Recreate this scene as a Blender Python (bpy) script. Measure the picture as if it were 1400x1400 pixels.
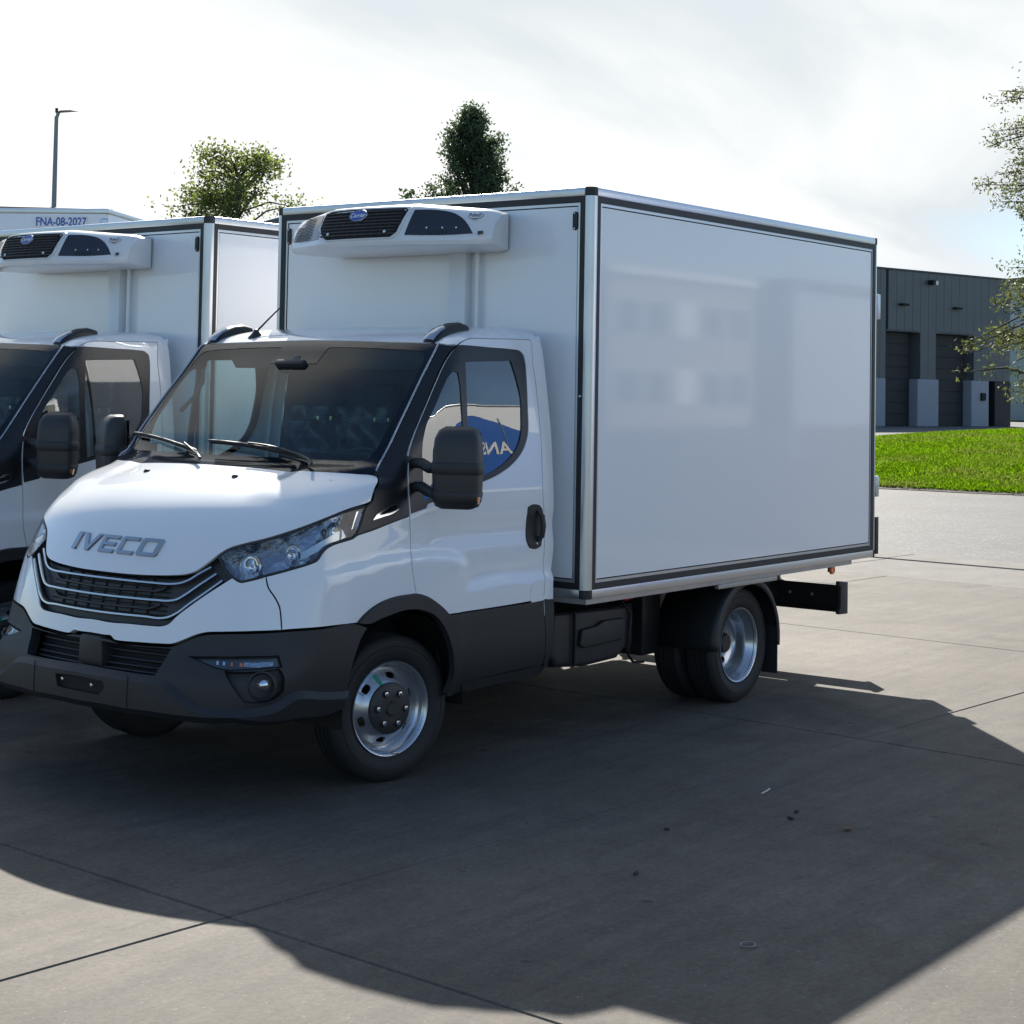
import bpy, bmesh, math, random
import numpy as np
from mathutils import Vector, Matrix
from mathutils.geometry import delaunay_2d_cdt
random.seed(7); rng = np.random.default_rng(7)
R = math.radians
SKY_STRENGTH, SUN_STRENGTH, EXPOSURE = .08, 4.3, 1.2
CLOUD_BASE, CLOUD_FW = 2.1, 6.9
S = bpy.context.scene
COL = S.collection
for o in list(bpy.data.objects): bpy.data.objects.remove(o)

# ------------------------------------------------------------------ camera
cd = bpy.data.cameras.new('camera'); cam = bpy.data.objects.new('camera', cd); COL.objects.link(cam)
YAW, PITCH, ROLL = 3.7919, 0.04209, 0.01754
d_ = Vector((math.cos(YAW)*math.cos(PITCH), math.sin(YAW)*math.cos(PITCH), math.sin(PITCH)))
r_ = Vector((math.sin(YAW), -math.cos(YAW), 0)); u_ = r_.cross(d_)
rr_ = math.cos(ROLL)*r_ + math.sin(ROLL)*u_; uu_ = -math.sin(ROLL)*r_ + math.cos(ROLL)*u_
cam.matrix_world = Matrix.Translation((6.22537, 6.29367, 1.84516)) @ Matrix((rr_, uu_, -d_)).transposed().to_4x4()
cd.sensor_width = 36; cd.lens = 2374.918/1400*36; cd.shift_y = -(700-433.43)/1400
cd.clip_start = .1; cd.clip_end = 3000
S.camera = cam

# ------------------------------------------------------------------ sky, sun, exposure
SUNV = Vector((-1.03, -.958, 1.0)).normalized()          # towards the sun
SUN_EL = math.asin(SUNV.z); SUN_AZ = math.atan2(SUNV.x, SUNV.y)
W = bpy.data.worlds.new('World'); S.world = W; W.use_nodes = True
nt = W.node_tree; N = nt.nodes; Lk = nt.links; N.clear()
def nd(tree, typ, **kw):
    n = tree.nodes.new(typ)
    for k, v in kw.items():
        if k in n.inputs: n.inputs[k].default_value = v
        else: setattr(n, k, v)
    return n
def math_(tree, op, a, b=None, c=None, clamp=False):
    n = tree.nodes.new('ShaderNodeMath'); n.operation = op; n.use_clamp = clamp
    for i, v in enumerate((a, b, c)):
        if v is None: continue
        if isinstance(v, (int, float)): n.inputs[i].default_value = v
        else: tree.links.new(v, n.inputs[i])
    return n.outputs[0]
sky = nd(nt, 'ShaderNodeTexSky', sky_type='NISHITA', sun_disc=False, sun_elevation=SUN_EL, sun_rotation=SUN_AZ,
         altitude=20, air_density=1.0, dust_density=.25, ozone_density=4.0)
geo = nd(nt, 'ShaderNodeTexCoord')
sep = nd(nt, 'ShaderNodeSeparateXYZ'); Lk.new(geo.outputs['Generated'], sep.inputs[0])
# thin cloud sheet: project the view direction on a plane overhead
zz = math_(nt, 'MAXIMUM', math_(nt, 'ADD', sep.outputs[2], .12), .03)
cx_ = math_(nt, 'DIVIDE', sep.outputs[0], zz); cy_ = math_(nt, 'DIVIDE', sep.outputs[1], zz)
comb = nd(nt, 'ShaderNodeCombineXYZ'); Lk.new(cx_, comb.inputs[0]); Lk.new(cy_, comb.inputs[1])
mp = nd(nt, 'ShaderNodeMapping'); mp.inputs['Scale'].default_value = (.55, 1.15, 1); mp.inputs['Rotation'].default_value = (0, 0, R(-28)); mp.inputs['Location'].default_value = (.2, 3.4, 0)
Lk.new(comb.outputs[0], mp.inputs[0])
n1 = nd(nt, 'ShaderNodeTexNoise', Scale=.7, Detail=6.0, Roughness=.52, Distortion=.4); Lk.new(mp.outputs[0], n1.inputs['Vector'])
cov = nd(nt, 'ShaderNodeMapRange'); cov.inputs[1].default_value = .34; cov.inputs[2].default_value = .62
cov.interpolation_type = 'SMOOTHSTEP'; Lk.new(n1.outputs[0], cov.inputs[0])
# forward scattering of the cloud sheet towards the sun
dot = nd(nt, 'ShaderNodeVectorMath', operation='DOT_PRODUCT'); Lk.new(geo.outputs['Generated'], dot.inputs[0]); dot.inputs[1].default_value = SUNV
fw = math_(nt, 'POWER', math_(nt, 'MAXIMUM', math_(nt, 'MULTIPLY_ADD', dot.outputs['Value'], .5, .5), 0.0), 6.0)
cg_ = nd(nt, 'ShaderNodeMapRange'); cg_.interpolation_type = 'SMOOTHSTEP'; cg_.inputs[1].default_value = .34; cg_.inputs[2].default_value = .66; cg_.inputs[4].default_value = .84; Lk.new(fw, cg_.inputs[0])
ccol = nd(nt, 'ShaderNodeMixRGB'); Lk.new(cg_.outputs[0], ccol.inputs[0])             # bluish away from the sun, white towards it
ccol.inputs[1].default_value = (CLOUD_BASE*.68, CLOUD_BASE*.97, CLOUD_BASE*1.34, 1); ccol.inputs[2].default_value = (CLOUD_FW, CLOUD_FW*.985, CLOUD_FW*.94, 1)
cdc = nd(nt, 'ShaderNodeMixRGB'); Lk.new(cov.outputs[0], cdc.inputs[0]); cdc.inputs[1].default_value = (.66, .72, .77, 1); cdc.inputs[2].default_value = (1.03, 1.03, 1.03, 1)      # thin cloud lets the blue through
cden = nd(nt, 'ShaderNodeVectorMath', operation='MULTIPLY'); Lk.new(ccol.outputs[0], cden.inputs[0]); Lk.new(cdc.outputs[0], cden.inputs[1])
mixc = nd(nt, 'ShaderNodeMixRGB'); thin = math_(nt, 'MULTIPLY_ADD', cov.outputs[0], .30, .05); near = math_(nt, 'MULTIPLY_ADD', cov.outputs[0], .12, .88)
vr_ = nd(nt, 'ShaderNodeMapRange'); vr_.interpolation_type = 'SMOOTHSTEP'; vr_.inputs[1].default_value = .40; vr_.inputs[2].default_value = .63; Lk.new(fw, vr_.inputs[0]); veil = vr_.outputs[0]
Lk.new(math_(nt, 'MULTIPLY_ADD', veil, near, thin, clamp=True), mixc.inputs[0])
Lk.new(sky.outputs[0], mixc.inputs[1]); Lk.new(cden.outputs[0], mixc.inputs[2])
bg = nd(nt, 'ShaderNodeBackground', Strength=SKY_STRENGTH); Lk.new(mixc.outputs[0], bg.inputs[0])
wo = nd(nt, 'ShaderNodeOutputWorld'); Lk.new(bg.outputs[0], wo.inputs[0])
sl = bpy.data.lights.new('sun', 'SUN'); sl.energy = SUN_STRENGTH; sl.angle = R(.53); sl.color = (1, .95, .87)
so = bpy.data.objects.new('sun', sl); COL.objects.link(so); so.rotation_euler = SUNV.to_track_quat('Z', 'Y').to_euler(); so.location = (-20, -16, 17)
S.view_settings.view_transform = 'Standard'; S.view_settings.look = 'None'; S.view_settings.gamma = 1
S.view_settings.use_curve_mapping = False; S.view_settings.exposure = EXPOSURE
S.render.engine = 'CYCLES'
S.cycles.use_denoising = True; S.cycles.max_bounces = 12; S.cycles.diffuse_bounces = 7; S.cycles.transparent_max_bounces = 16
S.cycles.sample_clamp_indirect = 8

# ------------------------------------------------------------------ shape of the cab as one smooth surface (metres, x forward, y to its left)
def pchip(xs, ys):
    xs=np.array(xs,float); ys=np.array(ys,float); h=np.diff(xs); d=np.diff(ys)/h; m=np.zeros(len(xs))
    for i in range(1,len(xs)-1):
        if d[i-1]*d[i]>0:
            w1=2*h[i]+h[i-1]; w2=h[i]+2*h[i-1]; m[i]=(w1+w2)/(w1/d[i-1]+w2/d[i])
    m[0]=d[0]; m[-1]=d[-1]
    def f(x):
        x=np.asarray(x,float); xc=np.clip(x,xs[0],xs[-1])
        i=np.clip(np.searchsorted(xs,xc)-1,0,len(xs)-2); t=(xc-xs[i])/h[i]
        r=(ys[i]*(1+2*t)*(1-t)**2+m[i]*h[i]*t*(1-t)**2+ys[i+1]*t*t*(3-2*t)+m[i+1]*h[i]*t*t*(t-1))
        return r+np.where(x<xs[0],m[0]*(x-xs[0]),0)+np.where(x>xs[-1],m[-1]*(x-xs[-1]),0)
    a,b=xs[0]-.5,xs[-1]+.5; X=np.linspace(a,b,6000); Y=f(X)          # tabulated for speed
    return lambda x: np.interp(x,X,Y)
def sstep(a,b,x):
    t=np.clip((x-a)/(b-a),0,1); return t*t*(3-2*t)   # edges may run downwards
XC=pchip([.30,.45,.56,.66,.72,.80,.90,1.0,1.10,1.20,1.28,1.34,1.39,1.425,1.46,1.485,1.60,1.80,1.99,2.09,2.12,2.15,2.17,2.19,2.205],
         [1.09,1.11,1.105,1.07,1.055,1.04,1.015,.985,.940,.880,.805,.715,.600,.480,.370,.300,.185,-.015,-.222,-.345,-.43,-.60,-.78,-1.1,-1.5])
DR=pchip([.3,.55,.72,.9,1.1,1.3,1.43,1.48,1.6,1.9,2.09,2.2],[.16,.17,.20,.21,.22,.24,.27,.17,.15,.10,.05,.05])
_zq=[1.20+.03*i for i in range(31)]
YS=pchip([.30,.40,.5,.62,.74,.9,1.04,1.13]+_zq+[2.14,2.3],[.94,.975,1.004,1.016,1.018,1.016,1.0135,1.011]+[1.009-.1245*(q-1.2)**2-.0015*(q-1.2) for q in _zq]+[.895,.85])
TP=pchip([.3,.6,.9,1.2,1.45,1.8,2.1],[.02,.02,.03,.05,.09,.14,.2])
KC=pchip([.3,.7,1.0,1.3,1.45,1.55,2.1,2.3],[.22,.22,.20,.16,.14,.10,.10,.10])
ZA=pchip([-.46,-.40,-.343,-.28,-.166,.023,.19,.39,.576,.8],[.93,.99,1.027,1.051,1.064,1.070,1.061,1.038,1.013,.99])
ZB=pchip([-1.2,-.52,-.446,-.39,-.33],[.903,.903,.899,.88,.849])
def relief(x,z):
    a=sstep(.014,-.014,z-ZA(x))*sstep(-.44,-.30,x)*sstep(.75,.45,x)
    b=sstep(.012,-.012,z-ZB(x))*sstep(-.33,-.45,x)
    return .015*a+.012*b-.006*(1-sstep(.0,.10,np.abs(z-1.15)))*sstep(.0,-.3,x)
def smax(a,b,k):
    h=np.maximum(k-np.abs(a-b),0)/k
    return np.maximum(a,b)+h*h*k*.25
def field(P):
    x,y,z=P[...,0],np.abs(P[...,1]),P[...,2]
    hood=.05*sstep(.72,.36,x)*sstep(.50,.60,y-.10*(.5-x))*sstep(1.02,.74,y)*sstep(1.30,1.36,z)*sstep(1.50,1.455,z)
    f1=x-(XC(z)-DR(z)*(y/.9)**2.2)-hood
    f2=y-(YS(z)-TP(z)*np.maximum(0,x+.55)**2)-relief(x,z)
    f3=z-(2.205-.055*(np.minimum(y,1)/.85)**2.4-.02*np.maximum(0,-.75-x)**2)
    f=smax(f1,f2,KC(z))
    return smax(f,f3,.07)
def cast(O,D,t0=0.0,t1=12.0,n=240,outward=False):
    O=np.broadcast_to(np.asarray(O,float),np.shape(D)); D=np.asarray(D,float)
    ts=np.linspace(t0,t1,n); lo=np.full(D.shape[:-1],np.nan); hi=lo.copy()
    prev=field(O+D*ts[0])
    for a,b in zip(ts[:-1],ts[1:]):
        cur=field(O+D*b); c=((prev>0)&(cur<=0)) if not outward else ((prev<=0)&(cur>0))
        s=c&np.isnan(lo); lo[s]=a; hi[s]=b; prev=cur
    for _ in range(15):
        m=(lo+hi)/2; v=field(O+D*m[...,None]); inn=(v>0) if not outward else (v<=0)
        lo=np.where(inn,m,lo); hi=np.where(inn,hi,m)
    return O+D*((lo+hi)/2)[...,None]

# outlines of the cab's panels on that surface
TRACE = {
 'hood': [(0.970,-0.295,0.990), (0.986,-0.155,0.985), (0.991,0.000,0.983), (0.985,0.173,0.984), (0.971,0.296,0.988), (0.949,0.410,0.995), (0.929,0.483,1.005), (0.914,0.519,1.018), (0.894,0.551,1.043), (0.871,0.579,1.072), (0.850,0.602,1.098), (0.828,0.631,1.121), (0.791,0.691,1.145), (0.741,0.769,1.169), (0.678,0.835,1.197), (0.600,0.887,1.228), (0.507,0.924,1.261), (0.397,0.949,1.295), (0.286,0.960,1.317), (0.258,0.962,1.325), (0.227,0.955,1.379), (0.174,0.930,1.420), (0.164,0.911,1.434), (0.180,0.893,1.441), (0.224,0.851,1.445), (0.312,0.702,1.451), (0.365,0.323,1.454), (0.373,0.152,1.458), (0.371,-0.069,1.459), (0.360,-0.267,1.459), (0.320,-0.507,1.456)],
 'grille': [(0.973,-0.292,0.982), (0.989,-0.151,0.976), (0.993,0.040,0.975), (0.987,0.176,0.975), (0.973,0.299,0.979), (0.951,0.414,0.986), (0.931,0.487,0.996), (0.916,0.522,1.010), (0.896,0.554,1.037), (0.874,0.582,1.065), (0.856,0.603,1.086), (0.862,0.697,1.002), (0.903,0.631,0.952), (0.948,0.549,0.887), (0.986,0.472,0.820), (0.998,0.446,0.792), (1.007,0.415,0.781), (1.018,0.358,0.778), (1.033,0.238,0.777), (1.043,0.108,0.773), (1.043,-0.075,0.779), (1.035,-0.196,0.789), (1.019,-0.318,0.803)],
 'headlight': [(0.856,0.602,1.087), (0.830,0.633,1.115), (0.793,0.693,1.140), (0.743,0.772,1.164), (0.680,0.838,1.192), (0.602,0.889,1.223), (0.509,0.926,1.256), (0.398,0.950,1.289), (0.285,0.962,1.308), (0.325,0.967,1.241), (0.361,0.970,1.179), (0.380,0.969,1.168), (0.506,0.959,1.145), (0.541,0.954,1.132), (0.564,0.951,1.113), (0.594,0.949,1.080), (0.619,0.942,1.070), (0.725,0.887,1.039), (0.792,0.826,1.016), (0.833,0.771,0.996), (0.850,0.738,0.989), (0.860,0.701,1.004)],
 'fascia': [(1.019,-0.318,0.803), (1.035,-0.196,0.789), (1.043,-0.075,0.779), (1.043,0.108,0.773), (1.033,0.238,0.777), (1.018,0.358,0.778), (1.007,0.415,0.781), (0.998,0.446,0.792), (0.986,0.472,0.820), (0.948,0.549,0.887), (0.903,0.631,0.952), (0.862,0.697,1.002), (0.860,0.702,1.001), (0.851,0.739,0.985), (0.834,0.773,0.992), (0.788,0.832,1.013), (0.791,0.852,0.964), (0.779,0.880,0.925), (0.769,0.900,0.884), (0.770,0.911,0.838), (0.773,0.920,0.786), (0.859,0.837,0.781), (0.924,0.712,0.772), (0.954,0.629,0.764), (0.967,0.596,0.754), (0.988,0.538,0.728), (1.008,0.481,0.706), (1.022,0.422,0.702), (1.042,0.307,0.698), (1.055,0.182,0.695), (1.056,0.155,0.697), (1.054,0.131,0.711), (1.056,0.090,0.711), (1.056,-0.011,0.713), (1.055,-0.089,0.715)],
 'arch': [(0.389,1.011,0.789), (0.366,1.011,0.807), (0.318,1.012,0.836), (0.251,1.013,0.863), (0.182,1.016,0.879), (0.112,1.018,0.887), (0.041,1.021,0.888), (-0.006,1.023,0.886), (-0.062,1.025,0.875), (-0.119,1.027,0.848), (-0.170,1.029,0.818), (-0.229,1.030,0.772), (-0.272,1.031,0.716), (-0.301,1.030,0.647), (-0.324,1.025,0.562), (-0.341,1.013,0.488), (-0.344,0.995,0.428), (-0.313,0.981,0.377), (-0.272,0.983,0.382), (-0.285,1.006,0.453), (-0.279,1.021,0.521), (-0.258,1.028,0.597), (-0.223,1.030,0.671), (-0.179,1.030,0.730), (-0.120,1.028,0.779), (-0.062,1.026,0.803), (0.042,1.023,0.821), (0.113,1.021,0.819), (0.183,1.019,0.808), (0.253,1.016,0.795), (0.321,1.014,0.780)],
 'fender': [(0.788,0.832,1.013), (0.726,0.888,1.035), (0.620,0.942,1.066), (0.592,0.950,1.076), (0.561,0.953,1.109), (0.538,0.955,1.127), (0.503,0.960,1.141), (0.377,0.970,1.165), (0.361,0.970,1.174), (0.249,0.977,1.197), (0.114,0.985,1.229), (0.017,0.991,1.249), (0.015,0.993,1.193), (0.016,0.999,1.098), (0.025,1.016,1.037), (0.006,1.021,0.929), (-0.006,1.022,0.890), (0.041,1.021,0.888), (0.112,1.018,0.887), (0.182,1.016,0.879), (0.251,1.013,0.863), (0.318,1.012,0.836), (0.366,1.011,0.807), (0.389,1.011,0.789), (0.574,0.996,0.789), (0.723,0.950,0.788), (0.773,0.920,0.786), (0.770,0.911,0.838), (0.769,0.900,0.884), (0.779,0.880,0.925), (0.791,0.852,0.964)],
 'door': [(0.017,0.991,1.249), (0.019,0.983,1.341), (0.013,0.970,1.461), (0.000,0.957,1.536), (-0.027,0.950,1.593), (-0.073,0.942,1.661), (-0.124,0.935,1.730), (-0.236,0.917,1.876), (-0.325,0.906,1.984), (-0.372,0.906,2.031), (-0.419,0.907,2.064), (-0.461,0.906,2.085), (-0.504,0.904,2.097), (-0.685,0.901,2.104), (-0.880,0.898,2.108), (-1.030,0.897,2.109), (-1.014,0.926,2.013), (-1.013,0.952,1.870), (-1.013,0.978,1.693), (-1.014,0.995,1.527), (-1.012,1.003,1.410), (-1.014,1.007,1.335), (-1.025,1.004,1.158), (-1.014,1.016,0.924), (-1.003,1.030,0.779), (-0.890,1.030,0.777), (-0.651,1.030,0.774), (-0.433,1.029,0.773), (-0.229,1.030,0.772), (-0.170,1.029,0.818), (-0.119,1.027,0.848), (-0.062,1.025,0.875), (-0.006,1.022,0.888), (0.006,1.021,0.929), (0.025,1.016,1.037), (0.016,0.999,1.098), (0.015,0.993,1.193)],
 'window': [(0.009,0.991,1.259), (0.014,0.984,1.342), (0.007,0.971,1.461), (-0.004,0.960,1.533), (-0.033,0.953,1.592), (-0.077,0.945,1.659), (-0.128,0.939,1.729), (-0.240,0.921,1.874), (-0.329,0.909,1.982), (-0.374,0.909,2.028), (-0.423,0.909,2.062), (-0.458,0.913,2.064), (-0.667,0.916,2.059), (-0.857,0.917,2.054), (-0.915,0.918,2.047), (-0.943,0.923,2.027), (-0.948,0.929,1.995), (-0.934,0.955,1.852), (-0.922,0.971,1.747), (-0.904,0.987,1.619), (-0.867,0.993,1.554), (-0.786,0.998,1.487), (-0.668,1.002,1.433), (-0.503,1.004,1.388), (-0.292,1.002,1.342), (-0.109,0.995,1.300), (-0.098,0.996,1.280)],
 'glass_main': [(-0.458,0.930,1.983), (-0.828,0.929,1.996), (-0.853,0.944,1.914), (-0.874,0.961,1.814), (-0.867,0.976,1.710), (-0.853,0.985,1.629), (-0.819,0.992,1.566), (-0.747,0.997,1.505), (-0.647,1.000,1.456), (-0.487,1.003,1.412), (-0.433,1.003,1.398), (-0.425,0.982,1.640), (-0.441,0.953,1.854)],
 'glass_quarter': [(-0.362,0.935,1.935), (-0.392,0.938,1.928), (-0.398,0.948,1.875), (-0.393,0.964,1.771), (-0.386,0.985,1.604), (-0.385,1.002,1.392), (-0.293,1.000,1.367), (-0.125,0.995,1.324), (-0.090,0.993,1.318), (-0.087,0.983,1.435), (-0.105,0.966,1.607), (-0.136,0.959,1.676), (-0.194,0.953,1.749), (-0.277,0.942,1.859), (-0.327,0.936,1.913)],
 'door_lower': [(-1.003,1.030,0.778), (-1.016,1.029,0.664), (-1.036,1.018,0.512), (-1.040,1.001,0.441), (-0.890,1.000,0.439), (-0.609,0.998,0.434), (-0.367,0.994,0.427), (-0.341,1.013,0.488), (-0.324,1.025,0.562), (-0.301,1.030,0.647), (-0.272,1.031,0.716), (-0.229,1.030,0.771), (-0.433,1.029,0.772), (-0.651,1.030,0.773), (-0.890,1.030,0.775)],
 'sill': [(-0.339,0.994,0.424), (-0.612,0.996,0.428), (-0.893,0.998,0.433), (-1.043,0.999,0.435), (-1.090,0.992,0.416), (-1.067,0.986,0.397), (-1.027,0.980,0.380), (-0.918,0.980,0.379), (-0.729,0.979,0.376), (-0.520,0.978,0.373), (-0.341,0.976,0.369)],
 'pillar': [(-1.030,0.897,2.109), (-1.014,0.926,2.013), (-1.013,0.952,1.870), (-1.013,0.978,1.693), (-1.014,0.995,1.527), (-1.012,1.003,1.410), (-1.014,1.007,1.335), (-1.025,1.004,1.158), (-1.014,1.016,0.924), (-1.003,1.030,0.779), (-1.088,1.030,0.773), (-1.089,1.028,0.882), (-1.106,1.014,1.038), (-1.107,1.007,1.215), (-1.105,1.000,1.468), (-1.106,0.984,1.645), (-1.105,0.960,1.824), (-1.111,0.930,1.991), (-1.110,0.905,2.095), (-1.148,0.862,2.138)],
 'pillar_lower': [(-1.003,1.030,0.777), (-1.088,1.030,0.772), (-1.093,1.030,0.732), (-1.090,1.028,0.627), (-1.089,1.017,0.506), (-1.088,0.993,0.419), (-1.042,1.001,0.442), (-1.036,1.018,0.512), (-1.016,1.029,0.664)],
 'roof': [(-0.342,-0.148,2.088), (-0.338,0.067,2.086), (-0.336,0.288,2.082), (-0.337,0.500,2.077), (-0.346,0.699,2.073), (-0.357,0.838,2.069), (-0.373,0.881,2.062), (-0.416,0.906,2.063), (-0.461,0.906,2.085), (-0.504,0.904,2.097), (-0.685,0.901,2.104), (-0.880,0.898,2.108), (-1.030,0.897,2.109)],
 'windshield': [(0.330,-0.496,1.453), (0.389,-0.050,1.453), (0.379,0.338,1.448), (0.319,0.709,1.445), (0.228,0.854,1.439), (0.169,0.902,1.439), (0.160,0.902,1.459), (0.107,0.888,1.505), (-0.056,0.877,1.714), (-0.204,0.857,1.890), (-0.355,0.839,2.067), (-0.343,0.701,2.071), (-0.334,0.503,2.075), (-0.333,0.291,2.080), (-0.335,0.070,2.084), (-0.338,-0.144,2.086)],
 'clear': [(0.274,-0.342,1.489), (0.277,-0.022,1.500), (0.257,0.312,1.503), (0.208,0.603,1.501), (0.153,0.784,1.503), (0.130,0.824,1.511), (0.097,0.835,1.547), (-0.017,0.836,1.687), (-0.173,0.825,1.867), (-0.272,0.811,1.982), (-0.289,0.800,2.004), (-0.302,0.773,2.024), (-0.304,0.736,2.032), (-0.295,0.537,2.042), (-0.290,0.317,2.048), (-0.286,0.169,2.048), (-0.274,0.165,2.038), (-0.193,0.165,1.963), (-0.190,0.005,1.962), (-0.191,-0.153,1.961)],
 'apillar': [(-0.353,0.841,2.065), (-0.372,0.882,2.060), (-0.410,0.906,2.059), (-0.368,0.904,2.031), (-0.322,0.904,1.984), (-0.233,0.915,1.876), (-0.121,0.934,1.730), (-0.069,0.940,1.661), (-0.024,0.949,1.593), (0.004,0.956,1.536), (0.018,0.969,1.461), (0.023,0.983,1.341), (0.023,0.990,1.249), (0.114,0.985,1.230), (0.249,0.977,1.199), (0.358,0.970,1.177), (0.321,0.967,1.241), (0.283,0.963,1.305), (0.254,0.963,1.320), (0.223,0.956,1.377), (0.171,0.931,1.420), (0.159,0.909,1.439), (0.158,0.904,1.457), (0.105,0.890,1.505), (-0.057,0.880,1.714), (-0.206,0.861,1.890)],
 'chrome_line': [(0.160,0.902,1.459), (0.107,0.888,1.505), (-0.056,0.877,1.714), (-0.204,0.857,1.890), (-0.355,0.839,2.067)],
 'bumper': [(1.025,-0.396,0.707), (1.058,-0.085,0.701), (1.060,-0.006,0.699), (1.057,0.135,0.697), (1.057,0.178,0.688), (1.044,0.309,0.689), (1.024,0.424,0.693), (1.010,0.483,0.698), (0.990,0.540,0.721), (0.968,0.597,0.747), (0.955,0.630,0.757), (0.925,0.713,0.766), (0.860,0.838,0.774), (0.774,0.921,0.780), (0.574,0.996,0.783), (0.389,1.011,0.786), (0.322,1.015,0.762), (0.354,1.015,0.727), (0.398,1.013,0.644), (0.419,1.010,0.576), (0.434,0.994,0.474), (0.454,0.975,0.416), (0.551,0.960,0.395), (0.717,0.944,0.401), (0.956,0.823,0.418), (1.040,0.601,0.407), (1.079,0.409,0.410), (1.091,0.320,0.409), (1.104,0.161,0.413), (1.107,-0.067,0.412), (1.095,-0.293,0.419)],
 'intake': [(1.029,-0.391,0.697), (1.059,-0.125,0.692), (1.060,0.132,0.685), (1.045,0.311,0.683), (1.025,0.426,0.686), (1.012,0.485,0.687), (1.018,0.479,0.673), (1.041,0.463,0.625), (1.067,0.444,0.573), (1.087,0.316,0.569), (1.102,0.007,0.576), (1.086,-0.296,0.581)],
 'lip': [(1.088,-0.314,0.556), (1.105,0.011,0.560), (1.088,0.318,0.554), (1.069,0.450,0.550), (1.057,0.515,0.540), (1.041,0.599,0.495), (1.017,0.693,0.451), (1.002,0.741,0.448), (0.899,0.890,0.451), (0.822,0.938,0.467), (0.753,0.966,0.505), (0.581,0.986,0.492), (0.430,0.996,0.480), (0.454,0.975,0.416), (0.551,0.960,0.395), (0.717,0.944,0.401), (0.956,0.823,0.418), (1.040,0.601,0.407), (1.079,0.409,0.410), (1.091,0.320,0.409), (1.104,0.161,0.413), (1.107,-0.067,0.412), (1.095,-0.293,0.419)],
 'pocket': [(0.961,0.764,0.617), (0.804,0.942,0.628), (0.792,0.955,0.603), (0.790,0.958,0.528), (0.826,0.942,0.499), (0.933,0.861,0.488)],
 'drl': [(0.988,0.621,0.655), (0.951,0.725,0.662), (0.890,0.842,0.669), (0.803,0.927,0.671), (0.799,0.942,0.636), (0.844,0.912,0.634), (0.916,0.838,0.628), (0.950,0.780,0.624), (0.966,0.733,0.627)],
 'drl_recess': [(0.998,0.573,0.663), (0.948,0.721,0.672), (0.888,0.839,0.679), (0.796,0.929,0.682), (0.790,0.948,0.631), (0.846,0.914,0.628), (0.918,0.840,0.622), (0.955,0.776,0.618), (0.971,0.729,0.622), (0.985,0.652,0.642)],
 'plateslot': [(1.104,-0.154,0.522), (1.107,-0.057,0.528), (1.103,0.171,0.524), (1.104,0.185,0.495), (1.107,0.152,0.463), (1.107,-0.134,0.468)],
 'fog': [(0.872,0.916,0.556)],
 's1': [(0.883,0.586,1.043), (0.912,0.537,1.011), (0.932,0.500,0.984), (0.946,0.462,0.968), (0.958,0.421,0.961), (0.979,0.306,0.959), (0.992,0.182,0.959), (0.998,0.046,0.959), (0.994,-0.144,0.960), (0.975,-0.317,0.965)],
 's2': [(0.884,0.621,1.016), (0.924,0.553,0.963), (0.952,0.498,0.920), (0.967,0.461,0.897), (0.978,0.426,0.889), (0.991,0.359,0.887), (1.010,0.207,0.886), (1.018,0.073,0.885), (1.015,-0.116,0.892), (0.999,-0.284,0.896)],
 's3': [(0.882,0.657,0.989), (0.924,0.588,0.930), (0.957,0.524,0.879), (0.979,0.477,0.840), (0.993,0.439,0.820), (1.003,0.396,0.812), (1.016,0.321,0.813), (1.030,0.197,0.812), (1.036,0.098,0.811), (1.035,-0.087,0.818), (1.023,-0.250,0.819)],
 't1': [(0.970,0.381,0.946), (0.980,0.351,0.930), (0.994,0.257,0.926), (1.009,0.061,0.920), (1.007,-0.126,0.919), (0.995,-0.252,0.927)],
 't2': [(0.994,0.369,0.871), (1.005,0.326,0.853), (1.019,0.219,0.849), (1.028,0.087,0.847), (1.027,-0.099,0.849), (1.018,-0.220,0.854)],
 'creaseA': [(0.579,0.969,1.014), (0.395,0.986,1.039), (0.196,0.998,1.062), (0.030,1.007,1.071), (-0.159,1.014,1.065), (-0.272,1.018,1.052), (-0.333,1.021,1.028), (-0.398,1.015,0.993)],
 'creaseB': [(-0.314,1.030,0.851), (-0.385,1.022,0.881), (-0.441,1.019,0.901), (-0.511,1.021,0.904), (-0.755,1.019,0.906), (-0.995,1.022,0.902), (-1.091,1.021,0.904)],
 'handle': [(-0.885,1.009,1.251), (-0.915,1.008,1.261), (-0.981,1.009,1.257), (-1.001,1.008,1.236), (-1.014,1.004,1.159), (-0.988,1.013,1.052), (-0.963,1.013,1.042), (-0.898,1.013,1.048), (-0.877,1.011,1.077), (-0.877,1.004,1.166)],
 'flap': [(-0.986,1.028,0.879), (-0.939,1.028,0.877), (-0.905,1.029,0.861), (-0.889,1.029,0.831), (-0.896,1.030,0.771), (-0.908,1.030,0.695), (-1.014,1.030,0.694), (-1.006,1.030,0.777)],
 'badge': [(0.258,0.973,1.240), (0.238,0.973,1.260), (0.195,0.974,1.283), (0.147,0.976,1.307), (0.080,0.981,1.318), (0.092,0.983,1.281), (0.136,0.981,1.264), (0.197,0.977,1.252)],
 'logo': [(0.935,-0.291,1.073), (0.931,0.306,1.078), (0.900,0.268,1.145), (0.899,-0.280,1.144)],
 'nozzle': [(0.484,0.303,1.417)],
 'clamp_front': [(-0.403,0.678,2.103), (-0.379,0.833,2.084), (-0.406,0.830,2.097)],
 'clamp': [(-0.398,0.680,2.101), (-0.465,0.652,2.122), (-0.836,0.611,2.171), (-0.619,0.725,2.146), (-0.453,0.819,2.114), (-0.388,0.840,2.088), (-0.379,0.820,2.086), (-0.382,0.713,2.093)],
 'antenna': [],
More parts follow.
